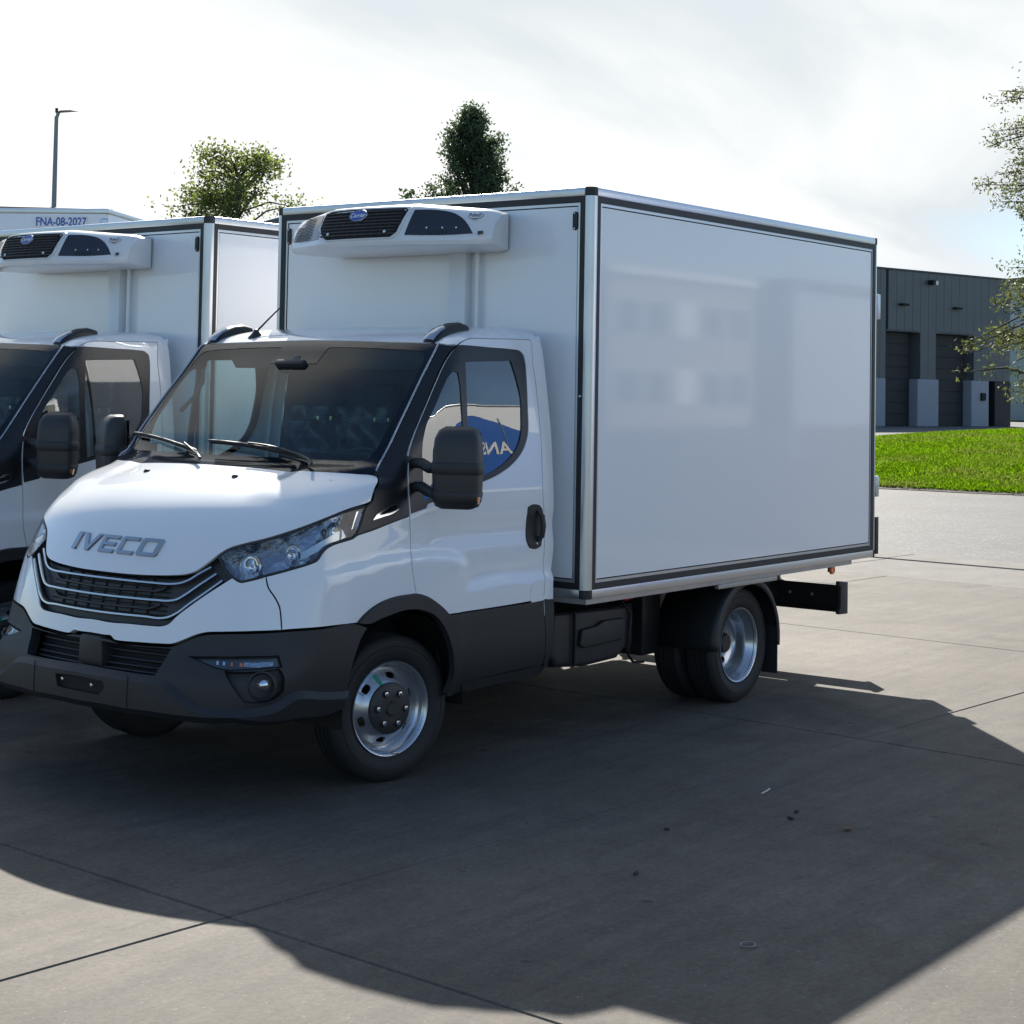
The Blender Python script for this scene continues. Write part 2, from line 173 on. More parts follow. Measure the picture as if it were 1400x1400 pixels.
 'wiper1': [(0.060,-0.885,1.569), (0.181,-0.521,1.550), (0.254,-0.247,1.512), (0.276,-0.170,1.499)],
 'wiper1arm': [(0.236,-0.288,1.525), (0.369,-0.051,1.460)],
 'wiper2': [(0.222,-0.140,1.553), (0.231,0.133,1.543), (0.234,0.362,1.519), (0.234,0.532,1.494)],
 'wiper2arm': [(0.232,0.160,1.540), (0.233,0.409,1.513), (0.249,0.533,1.484), (0.319,0.648,1.459)],
}
# ------------------------------------------------------------------ materials
MAT = {}
def mat(name, base=(.8,.8,.8), rough=.5, metal=0., coat=0., coat_rough=.03, spec=.5, noise=None, bump=None, emit=None, ior=1.5, alpha=None, vary=None):
    """principled material; noise=(scale, amount) varies the colour, vary=(scale, amount) the roughness, bump=(scale, strength, distance)"""
    m = bpy.data.materials.new(name); m.use_nodes = True; t = m.node_tree; b = t.nodes['Principled BSDF']
    b.inputs['Base Color'].default_value = (*base, 1); b.inputs['Roughness'].default_value = rough; b.inputs['Metallic'].default_value = metal
    b.inputs['Coat Weight'].default_value = coat; b.inputs['Coat Roughness'].default_value = coat_rough; b.inputs['Specular IOR Level'].default_value = spec; b.inputs['IOR'].default_value = ior
    tc = nd(t, 'ShaderNodeTexCoord')
    if noise:
        n = nd(t, 'ShaderNodeTexNoise', Scale=noise[0], Detail=6.0, Roughness=.6); t.links.new(tc.outputs['Object'], n.inputs['Vector'])
        mx = nd(t, 'ShaderNodeMixRGB'); t.links.new(n.outputs[0], mx.inputs[0])
        mx.inputs[1].default_value = (*[c*(1-noise[1]) for c in base], 1); mx.inputs[2].default_value = (*[min(1, c*(1+noise[1])) for c in base], 1)
        t.links.new(mx.outputs[0], b.inputs['Base Color'])
    if vary:
        n = nd(t, 'ShaderNodeTexNoise', Scale=vary[0], Detail=5.0); t.links.new(tc.outputs['Object'], n.inputs['Vector'])
        mr = nd(t, 'ShaderNodeMapRange'); mr.inputs[3].default_value = max(.0, rough-vary[1]); mr.inputs[4].default_value = rough+vary[1]
        t.links.new(n.outputs[0], mr.inputs[0]); t.links.new(mr.outputs[0], b.inputs['Roughness'])
    if bump:
        n = nd(t, 'ShaderNodeTexNoise', Scale=bump[0], Detail=4.0); t.links.new(tc.outputs['Object'], n.inputs['Vector'])
        bp = nd(t, 'ShaderNodeBump', Strength=bump[1], Distance=bump[2]); t.links.new(n.outputs[0], bp.inputs['Height']); t.links.new(bp.outputs[0], b.inputs['Normal'])
    if emit: b.inputs['Emission Color'].default_value = (*emit[:3], 1); b.inputs['Emission Strength'].default_value = emit[3]
    MAT[name] = m; return m
def glass(name, tint, ior=1.5, boost=1.0, rough=0.0):
    m = bpy.data.materials.new(name); m.use_nodes = True; t = m.node_tree; t.nodes.clear()
    tr = nd(t, 'ShaderNodeBsdfTransparent'); tr.inputs[0].default_value = (*tint, 1)
    gl = nd(t, 'ShaderNodeBsdfGlossy'); gl.inputs['Roughness'].default_value = rough
    g = nd(t, 'ShaderNodeNewGeometry'); dp = nd(t, 'ShaderNodeVectorMath', operation='DOT_PRODUCT'); t.links.new(g.outputs['Normal'], dp.inputs[0]); t.links.new(g.outputs['Incoming'], dp.inputs[1])
    f0 = ((ior-1)/(ior+1))**2*1.9; k = math_(t, 'POWER', math_(t, 'SUBTRACT', 1.0, math_(t, 'ABSOLUTE', dp.outputs['Value']), clamp=True), 5.0)      # thin pane: the same from both sides
    mx = nd(t, 'ShaderNodeMixShader'); t.links.new(math_(t, 'MULTIPLY', math_(t, 'MULTIPLY_ADD', k, 1-f0, f0), boost, clamp=True), mx.inputs[0]); t.links.new(tr.outputs[0], mx.inputs[1]); t.links.new(gl.outputs[0], mx.inputs[2])
    o = nd(t, 'ShaderNodeOutputMaterial'); t.links.new(mx.outputs[0], o.inputs[0]); MAT[name] = m; return m
mat('paint', (.81,.825,.84), .32, coat=1, coat_rough=.012, spec=.5, vary=(3.0,.04))
mat('gelcoat', (.84,.85,.87), .30, coat=.9, coat_rough=.045, spec=.5, noise=(1.3,.02), vary=(2.0,.05), bump=(1.6,.035,.02))
mat('reefer_white', (.74,.75,.76), .30, coat=.6, coat_rough=.06)
mat('plastic', (.018,.019,.021), .52, bump=(260.,.12,.002), vary=(14.,.06))
mat('plastic_soft', (.028,.029,.031), .48, bump=(320.,.1,.002))
mat('gloss_black', (.008,.009,.011), .06, coat=1)
mat('frit', (.004,.007,.012), .10, spec=.30)
mat('matte_black', (.006,.006,.007), .75)
mat('rubber', (.013,.013,.014), .68, bump=(120.,.2,.003), noise=(9.,.25))
mat('seal', (.016,.016,.018), .5)
mat('chrome', (.78,.79,.80), .10, metal=1)
mat('satin_chrome', (.52,.53,.55), .24, metal=1)
mat('letter_metal', (.42,.43,.45), .25, metal=1)
mat('aluminium', (.58,.60,.63), .34, metal=1, noise=(2.,.05), vary=(6.,.06))
mat('steel_paint', (.46,.48,.52), .24, metal=.8, vary=(5.,.05), noise=(4.,.06))
mat('chassis', (.014,.014,.016), .42, noise=(5.,.4), bump=(60.,.15,.003))
mat('galv', (.40,.38,.36), .45, metal=.6, noise=(7.,.25), vary=(9.,.12))
mat('interior', (.022,.023,.025), .62)
mat('interior_grey', (.06,.062,.066), .7, noise=(20.,.2))
mat('seat_fabric', (.03,.03,.033), .85, noise=(60.,.3))
mat('amber', (.75,.17,.015), .18, coat=1)
mat('red_plastic', (.45,.02,.02), .4)
mat('blue_plastic', (.03,.12,.42), .4)
mat('green_tape', (.01,.30,.17), .5)
mat('badge_blue', (.02,.07,.42), .25, coat=1)
mat('print_blue', (.02,.12,.45), .4)
mat('white_print', (.8,.8,.8), .4)
mat('grey_print', (.12,.13,.14), .5)
mat('lens_inner', (.80,.81,.83), .07, metal=1)
mat('lamp_dark', (.05,.055,.06), .2, metal=.4)
mat('lamp_bowl', (.34,.36,.40), .12, metal=1, bump=(14.,.5,.03))
mat('pillar_black', (.011,.012,.014), .30, bump=(200.,.05,.001))
glass('windshield_glass', (.68,.86,.90), 1.5, .72)
glass('window_glass', (.62,.76,.75), 1.5, 2.7)
glass('lens', (.93,.95,.96), 1.45, 1.0)
glass('film', (.93,.95,.95), 1.45, .6, .22)

# ------------------------------------------------------------------ mesh helpers
def obj(name, verts, faces, m, parent=None, smooth=False, angle=None, mats=None):
    me = bpy.data.meshes.new(name); me.from_pydata([tuple(v) for v in verts], [], [tuple(f) for f in faces])
    if m: me.materials.append(MAT[m] if isinstance(m, str) else m)
    o = bpy.data.objects.new(name, me); COL.objects.link(o)
    if smooth or angle: me.polygons.foreach_set('use_smooth', [True]*len(me.polygons))
    if angle: me.set_sharp_from_angle(angle=R(angle))
    if parent is not None: o.parent = parent
    return o
def tag(o, label=None, cat=None, group=None, kind=None):
    for k, v in (('label', label), ('category', cat), ('group', group), ('kind', kind)):
        if v: o[k] = v
    return o
def empty(name, loc=(0,0,0), rz=0.):
    o = bpy.data.objects.new(name, None); COL.objects.link(o); o.location = loc; o.rotation_euler = (0,0,rz); o.empty_display_size = .2; return o
def bm_obj(name, bm, m, parent=None, angle=35):
    bmesh.ops.recalc_face_normals(bm, faces=bm.faces)
    me = bpy.data.meshes.new(name); bm.to_mesh(me); bm.free()
    me.materials.append(MAT[m] if isinstance(m, str) else m)
    o = bpy.data.objects.new(name, me); COL.objects.link(o)
    me.polygons.foreach_set('use_smooth', [True]*len(me.polygons)); me.set_sharp_from_angle(angle=R(angle))
    if parent is not None: o.parent = parent
    return o
def bm_box(bm, lo, hi, bevel=0., seg=2, mtx=None):
    r = bmesh.ops.create_cube(bm, size=1.)
    for v in r['verts']:
        v.co = Vector([(lo[i]+hi[i])/2 + v.co[i]*(hi[i]-lo[i]) for i in range(3)])
    vs = r['verts']
    if bevel:
        es = list({e for v in vs for e in v.link_edges})
        rb = bmesh.ops.bevel(bm, geom=es, offset=bevel, segments=seg, affect='EDGES', profile=.6); vs = rb['verts']
    if mtx is not None: bmesh.ops.transform(bm, matrix=mtx, verts=list({v for f in bm.faces for v in f.verts if v in set(vs)} | set(vs)))
    return vs
def box(name, lo, hi, m, parent=None, bevel=0., seg=2, rot=None, piv=None):
    bm = bmesh.new(); bm_box(bm, lo, hi, bevel, seg)
    if rot is not None:
        c = Vector(piv if piv is not None else [(lo[i]+hi[i])/2 for i in range(3)])
        bmesh.ops.transform(bm, matrix=Matrix.Translation(c) @ rot.to_4x4() @ Matrix.Translation(-c), verts=bm.verts)
    return bm_obj(name, bm, m, parent)
def prism(name, pts, ax, lo, hi, m, parent=None, bevel=0., seg=2):
    """polygon pts (two coordinates, in the order of the two other axes) swept along axis ax from lo to hi"""
    bm = bmesh.new()
    def P(a, b, h):
        v = [a, b]; v.insert(ax, h); return v
    a = [bm.verts.new(P(p[0], p[1], lo)) for p in pts]; b = [bm.verts.new(P(p[0], p[1], hi)) for p in pts]
    n = len(pts); bm.faces.new(a); bm.faces.new(b[::-1])
    for i in range(n): bm.faces.new((a[i], a[(i+1) % n], b[(i+1) % n], b[i]))
    bmesh.ops.recalc_face_normals(bm, faces=bm.faces)
    if bevel: bmesh.ops.bevel(bm, geom=list(bm.edges), offset=bevel, segments=seg, affect='EDGES', profile=.6)
    return bm_obj(name, bm, m, parent)
def tube_data(pts, rad, seg=8, cap=True, flat=1.0, up=None):
    pts = [Vector(p) for p in pts]; n = len(pts); V = []; F = []
    rads = rad if hasattr(rad, '__len__') else [rad]*n
    pu = None
    for i, p in enumerate(pts):
        t = (pts[min(i+1, n-1)]-pts[max(i-1, 0)]).normalized()
        if pu is None:
            a = Vector(up) if up else (Vector((0,0,1)) if abs(t.z) < .9 else Vector((1,0,0)))
        else: a = pu
        s = t.cross(a).normalized(); u = s.cross(t).normalized(); pu = u
        for k in range(seg):
            w = 2*math.pi*k/seg; V.append(p + s*math.cos(w)*rads[i] + u*math.sin(w)*rads[i]*flat)
    for i in range(n-1):
        for k in range(seg):
            a, b = i*seg+k, i*seg+(k+1) % seg; F.append((a, b, b+seg, a+seg))
    if cap: F.append(tuple(range(seg))[::-1]); F.append(tuple((n-1)*seg+k for k in range(seg)))
    return V, F
def tube(name, pts, rad, m, parent=None, seg=8, flat=1.0, up=None):
    V, F = tube_data(pts, rad, seg, True, flat, up); return obj(name, V, F, m, parent, angle=45)
def lathe_data(prof, seg=48, axis='Y', cen=(0,0,0)):
    V = []; F = []; n = len(prof)
    for (rr, h) in prof:
        for k in range(seg):
            w = 2*math.pi*k/seg; c, s = math.cos(w)*rr, math.sin(w)*rr
            V.append(((c, h, s) if axis == 'Y' else (c, s, h) if axis == 'Z' else (h, c, s)))
    for i in range(n-1):
        for k in range(seg):
            a, b = i*seg+k, i*seg+(k+1) % seg; F.append((a, b, b+seg, a+seg))
    return [(v[0]+cen[0], v[1]+cen[1], v[2]+cen[2]) for v in V], F
def lathe(name, prof, m, parent=None, seg=48, axis='Y', cen=(0,0,0), angle=40):
    V, F = lathe_data(prof, seg, axis, cen); o = obj(name, V, F, m, parent, angle=angle)
    bm = bmesh.new(); bm.from_mesh(o.data); bmesh.ops.recalc_face_normals(bm, faces=bm.faces); bm.to_mesh(o.data); bm.free(); return o
def inside(P, poly):
    x, y = P[:, 0], P[:, 1]; r = np.zeros(len(P), bool); px, py = poly[:, 0], poly[:, 1]; n = len(poly); j = n-1
    for i in range(n):
        c = ((py[i] > y) != (py[j] > y)) & (x < (px[j]-px[i])*(y-py[i])/(py[j]-py[i]+1e-15)+px[i]); r ^= c; j = i
    return r
def edge_dist(P, poly):
    d = np.full(len(P), 1e9); n = len(poly)
    for i in range(n):
        a, b = poly[i], poly[(i+1) % n]; ab = b-a; L2 = max(ab@ab, 1e-18)
        t = np.clip(((P-a)@ab)/L2, 0, 1); d = np.minimum(d, np.linalg.norm(P-(a+t[:, None]*ab), axis=1))
    return d
def triangulate(loops, step):
    """fill the region bounded by loops[0] minus the others with evenly spread triangles"""
    allp = np.concatenate(loops); lo = loops[0].min(0); hi = loops[0].max(0)
    xs = np.arange(lo[0], hi[0]+step, step); ys = np.arange(lo[1], hi[1]+step, step*.866)
    G = np.array([(x+(step/2 if j % 2 else 0), y) for j, y in enumerate(ys) for x in xs])
    k = inside(G, loops[0])
    for h in loops[1:]: k &= ~inside(G, h)
    G = G[k]
    if len(G):
        dd = np.full(len(G), 1e9)
        for h in loops: dd = np.minimum(dd, edge_dist(G, h))
        G = G[dd > step*.45]
    pts = np.concatenate([allp, G]) if len(G) else allp
    E = []; o = 0
    for h in loops:
        n = len(h); E += [(o+i, o+(i+1) % n) for i in range(n)]; o += n
    rv, re, rf, ov, oe, of = delaunay_2d_cdt([Vector(p) for p in pts], E, [], 0, 1e-7)
    V = np.array([tuple(v) for v in rv]); T = np.array([f for f in rf if len(f) == 3])
    c = V[T].mean(1); k = inside(c, loops[0])
    for h in loops[1:]: k &= ~inside(c, h)
    T = T[k]
    a = V[T]; cr = (a[:,1,0]-a[:,0,0])*(a[:,2,1]-a[:,0,1])-(a[:,1,1]-a[:,0,1])*(a[:,2,0]-a[:,0,0])
    T = T[np.abs(cr) > 1e-12]; cr = cr[np.abs(cr) > 1e-12]; T[cr < 0] = T[cr < 0][:, ::-1]
    m = {}
    for i, l in enumerate(ov):
        for k_ in l: m[k_] = i
    idx = []; o = 0
    for h in loops: idx.append([m[o+i] for i in range(len(h))]); o += len(h)
    return V, T, idx
def spline(P, step, closed=True, corner=38):
    """resample a polyline at about step, rounding through the points except at sharp corners"""
    P = np.asarray(P, float); n = len(P); out = []
    nx = lambda i: P[(i+1) % n] if closed else P[min(i+1, n-1)]
    pv = lambda i: P[(i-1) % n] if closed else P[max(i-1, 0)]
    sharp = []
    for i in range(n):
        a, b = P[i]-pv(i), nx(i)-P[i]; la, lb = np.linalg.norm(a), np.linalg.norm(b)
        sharp.append(la < 1e-9 or lb < 1e-9 or a@b/(la*lb+1e-12) < math.cos(R(corner)))
    def tan(i, s, L):
        if sharp[i]: return None
        a, b = P[i]-pv(i), nx(i)-P[i]; la, lb = np.linalg.norm(a), np.linalg.norm(b)
        t = (a/la*lb + b/lb*la)/(la+lb); return t/np.linalg.norm(t)*min(L, 2.2*min(la, lb))
    for i in range(n if closed else n-1):
        A, B = P[i], P[(i+1) % n]; L = np.linalg.norm(B-A)
        if L < 1e-7: continue
        k = max(1, int(math.ceil(L/step))); ta, tb = tan(i, 1, L), tan((i+1) % n, 0, L)
        if ta is None and tb is None: ta = tb = B-A
        elif ta is None: ta = 2*(B-A)*.75-tb*.5
        elif tb is None: tb = 2*(B-A)*.75-ta*.5
        for j in range(k):
            t = j/k; out.append(A*(1+2*t)*(1-t)**2+ta*t*(1-t)**2+B*t*t*(3-2*t)+tb*t*t*(t-1))
    if not closed: out.append(P[-1])
    return np.array(out)
# ------------------------------------------------------------------ panels that lie on the cab shell
CEN = np.array([-.25, 0., 1.0])
def normals(P):
    e = 2e-3; g = np.stack([field(P+e*v)-field(P-e*v) for v in np.eye(3)], -1); return g/np.linalg.norm(g, axis=-1, keepdims=True)
class Chart:
    """azimuthal chart of directions about the mean direction of a panel"""
    def __init__(s, P):
        q = P-CEN; q /= np.linalg.norm(q, axis=1, keepdims=True); a = q.mean(0); s.a = a/np.linalg.norm(a)
        h = np.array([0, 0, 1.]) if abs(s.a[2]) < .8 else np.array([1., 0, 0])
        s.u = np.cross(h, s.a); s.u /= np.linalg.norm(s.u); s.v = np.cross(s.a, s.u)
    def to2(s, P):
        q = P-CEN; q /= np.linalg.norm(q, axis=1, keepdims=True); c = np.clip(q@s.a, -1, 1); w = np.stack([q@s.u, q@s.v], -1)
        l = np.linalg.norm(w, axis=1, keepdims=True); return w/np.maximum(l, 1e-9)*np.arccos(c)[:, None]
    def to3(s, w):
        l = np.linalg.norm(w, axis=1, keepdims=True); k = w/np.maximum(l, 1e-9)
        return np.cos(l)*s.a + np.sin(l)*(k[:, :1]*s.u+k[:, 1:]*s.v)
def on_shell(D): return cast(CEN, D, .25, 2.2, 26, True)
def half(P):
    """keep y >= 0, closing on the middle plane, and mirror to the full outline"""
    P = np.asarray(P, float); out = []
    for i in range(len(P)):
        a, b = P[i], P[(i+1) % len(P)]
        if a[1] >= 0: out.append(a)
        if (a[1] >= 0) != (b[1] >= 0):
            t = a[1]/(a[1]-b[1]); q = a+(b-a)*t; q[1] = 0; out.append(q)
    k = next(i for i in range(len(out)) if out[i][1] == 0 and out[i-1][1] == 0); out = out[k:]+out[:k]     # starts and ends on y = 0
    return np.array(out + [q*[1, -1, 1] for q in out[-2:0:-1]])
def loop_normals2(w):
    a = np.roll(w, 1, 0); b = np.roll(w, -1, 0); t = b-a; n = np.stack([t[:, 1], -t[:, 0]], -1); n /= np.maximum(np.linalg.norm(n, axis=1, keepdims=True), 1e-9)
    x, y = w[:, 0], w[:, 1]; area = np.sum(x*np.roll(y, -1)-np.roll(x, -1)*y)
    return n if area > 0 else -n            # outward
def panel(name, outline, m, parent, off=0., inset=.0025, step=.028, skirt=.016, chamfer=0., holes=(), flip=False, smooth_corner=38, hole_skirt=None):
    P = spline(outline, step*.8, True, smooth_corner)
    loops3 = [P]+[spline(h, step*.7, True, smooth_corner) for h in holes]
    ch = Chart(P); loops = [ch.to2(q) for q in loops3]; outs = []
    for i, w in enumerate(loops):
        o = loop_normals2(w); s = 1 if i == 0 else -1          # s*o points away from the material
        loops[i] = w-s*o*inset*(1 if i == 0 else 0); outs.append(s*o)
    V2, T, idx = triangulate(loops, step)
    V = on_shell(ch.to3(V2)); bad = np.isnan(V[:, 0]); V[bad] = CEN
    Nn = normals(V); V = V+Nn*off; verts = [tuple(v) for v in V]; faces = [tuple(t) for t in T]
    # orientation
    t = V[T]; fn = np.cross(t[:,1]-t[:,0], t[:,2]-t[:,0]); sgn = np.sum(fn*Nn[T[:,0]]) > 0
    if not sgn: faces = [f[::-1] for f in faces]
    if skirt:
        for li, (ix, on) in enumerate(zip(idx, outs)):
            sk = skirt if (li == 0 or hole_skirt is None) else hole_skirt
            B2 = V2[ix]+on*(chamfer if li == 0 else 0); B = on_shell(ch.to3(B2)); NB = normals(B); B = B+NB*(off-sk)
            o0 = len(verts); n = len(ix); verts += [tuple(V[i]) for i in ix]; verts += [tuple(b) for b in B]
            for i in range(n):
                j = (i+1) % n; f = (o0+i, o0+j, o0+n+j, o0+n+i); A = np.array([verts[k] for k in f])
                fnn = np.cross(A[1]-A[0], A[3]-A[0]); out3 = on_shell(ch.to3((V2[[ix[i]]]+on[[i]]*.01)))[0]-on_shell(ch.to3(V2[[ix[i]]]))[0] if i == 0 else out3
                if i == 0: flipq = np.dot(fnn, out3) < 0
                faces.append(f[::-1] if flipq else f)
    return obj(name, verts, faces, m, parent, smooth=True)
def mirror_mesh(o, name=None, parent=None, m=None):
    me = o.data.copy(); n = len(me.vertices); co = np.empty(n*3); me.vertices.foreach_get('co', co); co = co.reshape(-1, 3); co[:, 1] *= -1
    me.vertices.foreach_set('co', co.ravel()); me.flip_normals(); me.update()
    c = bpy.data.objects.new(name or o.name.split('.')[0], me); COL.objects.link(c)
    if 'label' in o: c['label'] = o['label']
    c.parent = parent if parent is not None else o.parent; return c
def ribbon(name, line, width, depth, m, parent, off=0., up=None):
    """moulding with a rectangular bevelled section that follows a line on the shell"""
    P = spline(line, .018, False, 60); D = P-CEN; D /= np.linalg.norm(D, axis=1, keepdims=True); P = on_shell(D); Nn = normals(P)
    T = np.gradient(P, axis=0); T /= np.linalg.norm(T, axis=1, keepdims=True); B = np.cross(Nn, T); B /= np.linalg.norm(B, axis=1, keepdims=True)
    w = width/2; sec = [(-w, off), (-w, off+depth*.6), (-w*.55, off+depth), (w*.55, off+depth), (w, off+depth*.6), (w, off)]
    V = []; F = []; k = len(sec)
    for p, n, b in zip(P, Nn, B):
        for s, h in sec: V.append(tuple(p+b*s+n*h))
    for i in range(len(P)-1):
        for j in range(k-1): F.append((i*k+j, i*k+j+1, (i+1)*k+j+1, (i+1)*k+j))
    F.append(tuple(range(k))); F.append(tuple((len(P)-1)*k+j for j in range(k))[::-1])
    o = obj(name, V, F, m, parent, angle=50)
    bm = bmesh.new(); bm.from_mesh(o.data); bmesh.ops.recalc_face_normals(bm, faces=bm.faces); bm.to_mesh(o.data); bm.free(); return o
def half_line(P):
    """line drawn on the near half -> whole line across the middle"""
    P = [np.array(p) for p in P if p[1] > 1e-3]; P.sort(key=lambda p: -p[1])
    return np.array(P+[q*[1, -1, 1] for q in P[::-1]])
def text_obj(name, body, size, mtx, m, parent=None, extrude=.004, shear=0., bold=0., sx=1.0, align='CENTER'):
    cu = bpy.data.curves.new(name, 'FONT'); cu.body = body; cu.size = size; cu.extrude = extrude; cu.shear = shear; cu.offset = bold; cu.align_x = align; cu.align_y = 'CENTER'
    tmp = bpy.data.objects.new(name, cu); COL.objects.link(tmp); bpy.context.view_layer.update()
    me = bpy.data.meshes.new_from_object(tmp.evaluated_get(bpy.context.evaluated_depsgraph_get())); bpy.data.objects.remove(tmp)
    me.transform(mtx @ Matrix.Diagonal((sx, 1, 1, 1))); me.materials.clear(); me.materials.append(MAT[m]); me.name = name
    o = bpy.data.objects.new(name, me); COL.objects.link(o)
    if parent is not None: o.parent = parent
    return o
def frame(x, y, o):
    """matrix whose X and Y axes are x and y at origin o"""
    x = Vector(x).normalized(); y = Vector(y); y = (y-x*y.dot(x)).normalized(); z = x.cross(y)
    return Matrix.Translation(o) @ Matrix((x, y, z)).transposed().to_4x4()
# ------------------------------------------------------------------ ground materials
def ground_mat(name, c0, c1, scale, speck=None, stain=None, bump=(40., .3, .01), rough=.85, rnd=0., streak=None, spec=.3, grain=None):
    m = bpy.data.materials.new(name); m.use_nodes = True; t = m.node_tree; b = t.nodes['Principled BSDF']; b.inputs['Roughness'].default_value = rough; b.inputs['Specular IOR Level'].default_value = spec
    g = nd(t, 'ShaderNodeNewGeometry'); pos = g.outputs['Position']
    n = nd(t, 'ShaderNodeTexNoise', Scale=scale, Detail=9.0, Roughness=.65); t.links.new(pos, n.inputs['Vector'])
    mr = nd(t, 'ShaderNodeMapRange'); mr.inputs[1].default_value = .3; mr.inputs[2].default_value = .7; t.links.new(n.outputs[0], mr.inputs[0])
    mx = nd(t, 'ShaderNodeMixRGB'); t.links.new(mr.outputs[0], mx.inputs[0]); mx.inputs[1].default_value = (*c0, 1); mx.inputs[2].default_value = (*c1, 1); col = mx.outputs[0]
    def over(fac, c, amt, blend='MIX'):
        nonlocal col
        q = nd(t, 'ShaderNodeMixRGB'); q.blend_type = blend; t.links.new(math_(t, 'MULTIPLY', fac, amt), q.inputs[0]); t.links.new(col, q.inputs[1]); q.inputs[2].default_value = (*c, 1); col = q.outputs[0]
    if streak:      # tyre wear and brushing running one way
        mp_ = nd(t, 'ShaderNodeMapping'); mp_.inputs['Scale'].default_value = streak[1]; mp_.inputs['Rotation'].default_value = (0, 0, R(-4)); t.links.new(pos, mp_.inputs[0])
        s = nd(t, 'ShaderNodeTexNoise', Scale=streak[0], Detail=6.0, Roughness=.7); t.links.new(mp_.outputs[0], s.inputs['Vector'])
        q = nd(t, 'ShaderNodeMapRange'); q.inputs[1].default_value = .45; q.inputs[2].default_value = .75; t.links.new(s.outputs[0], q.inputs[0]); over(q.outputs[0], streak[2], streak[3])
    if stain:       # dark blotches
        s = nd(t, 'ShaderNodeTexNoise', Scale=stain[0], Detail=5.0, Roughness=.55, Distortion=.8); t.links.new(pos, s.inputs['Vector'])
        q = nd(t, 'ShaderNodeMapRange'); q.inputs[1].default_value = stain[1]; q.inputs[2].default_value = stain[1]+.12; t.links.new(s.outputs[0], q.inputs[0]); over(q.outputs[0], stain[2], stain[3])
    if speck:       # grains
        for sc, th, c, a in speck:
            v = nd(t, 'ShaderNodeTexVoronoi', Scale=sc); t.links.new(pos, v.inputs['Vector'])
            w = nd(t, 'ShaderNodeTexWhiteNoise'); t.links.new(v.outputs['Position'], w.inputs['Vector'])
            k = math_(t, 'MULTIPLY', math_(t, 'LESS_THAN', v.outputs['Distance'], .38), math_(t, 'LESS_THAN', w.outputs['Value'], th)); over(k, c, a)
    if rnd:
        oi = nd(t, 'ShaderNodeObjectInfo'); hs = nd(t, 'ShaderNodeHueSaturation'); t.links.new(math_(t, 'MULTIPLY_ADD', oi.outputs['Random'], rnd, 1-rnd/2), hs.inputs['Value']); t.links.new(col, hs.inputs['Color']); col = hs.outputs[0]
    if grain:       # fine mottling
        for sc, lo_, hi_ in grain:
            g_ = nd(t, 'ShaderNodeTexNoise', Scale=sc, Detail=8.0, Roughness=.75); t.links.new(pos, g_.inputs['Vector']); r_g = nd(t, 'ShaderNodeMapRange'); r_g.inputs[1].default_value = .3; r_g.inputs[2].default_value = .7; r_g.inputs[3].default_value = lo_; r_g.inputs[4].default_value = hi_; t.links.new(g_.outputs[0], r_g.inputs[0])
            h_ = nd(t, 'ShaderNodeHueSaturation'); t.links.new(r_g.outputs[0], h_.inputs['Value']); t.links.new(col, h_.inputs['Color']); col = h_.outputs[0]
    t.links.new(col, b.inputs['Base Color'])
    bn = nd(t, 'ShaderNodeTexNoise', Scale=bump[0], Detail=6.0, Roughness=.7); t.links.new(pos, bn.inputs['Vector'])
    bp = nd(t, 'ShaderNodeBump', Strength=bump[1], Distance=bump[2]); t.links.new(bn.outputs[0], bp.inputs['Height']); t.links.new(bp.outputs[0], b.inputs['Normal'])
    MAT[name] = m; return m
ground_mat('concrete', (.074,.064,.052), (.142,.126,.105), .45, grain=[(38., .72, 1.28), (5.5, .82, 1.18)], speck=[(110., .018, (.30,.29,.27), .4), (60., .03, (.05,.05,.05), .5), (17., .006, (.03,.03,.03), .6)],
           stain=(.62, .56, (.042,.038,.034), .75), streak=(2.6, (.22, 2.6, 1), (.060,.055,.049), .75), bump=(55., .35, .006), rough=.8, rnd=.08)
ground_mat('joint', (.02,.02,.02), (.035,.034,.032), 6., bump=(30., .5, .01))
ground_mat('kerb_concrete', (.13,.122,.11), (.19,.178,.162), 2.5, grain=[(30., .75, 1.25)], stain=(1.2, .58, (.12,.115,.11), .6), bump=(50., .4, .006), rnd=.15)
ground_mat('asphalt', (.058,.058,.059), (.088,.088,.088), .5, grain=[(9., .65, 1.35), (2.2, .85, 1.15)], speck=[(26., .22, (.24,.24,.24), .7), (34., .2, (.03,.03,.03), .7)], streak=(1.2, (.5, 2.0, 1), (.085,.085,.085), .5), bump=(60., .6, .01), rough=.72)
ground_mat('far_asphalt', (.115,.113,.112), (.15,.148,.145), .12, bump=(8., .2, .01))
ground_mat('soil', (.05,.04,.028), (.10,.082,.06), 2.0, bump=(20., .6, .03))
ground_mat('turf', (.05,.095,.004), (.085,.15,.006), 1.1, stain=(.5, .64, (.06,.07,.02), .5), bump=(26., .8, .04), spec=0.)

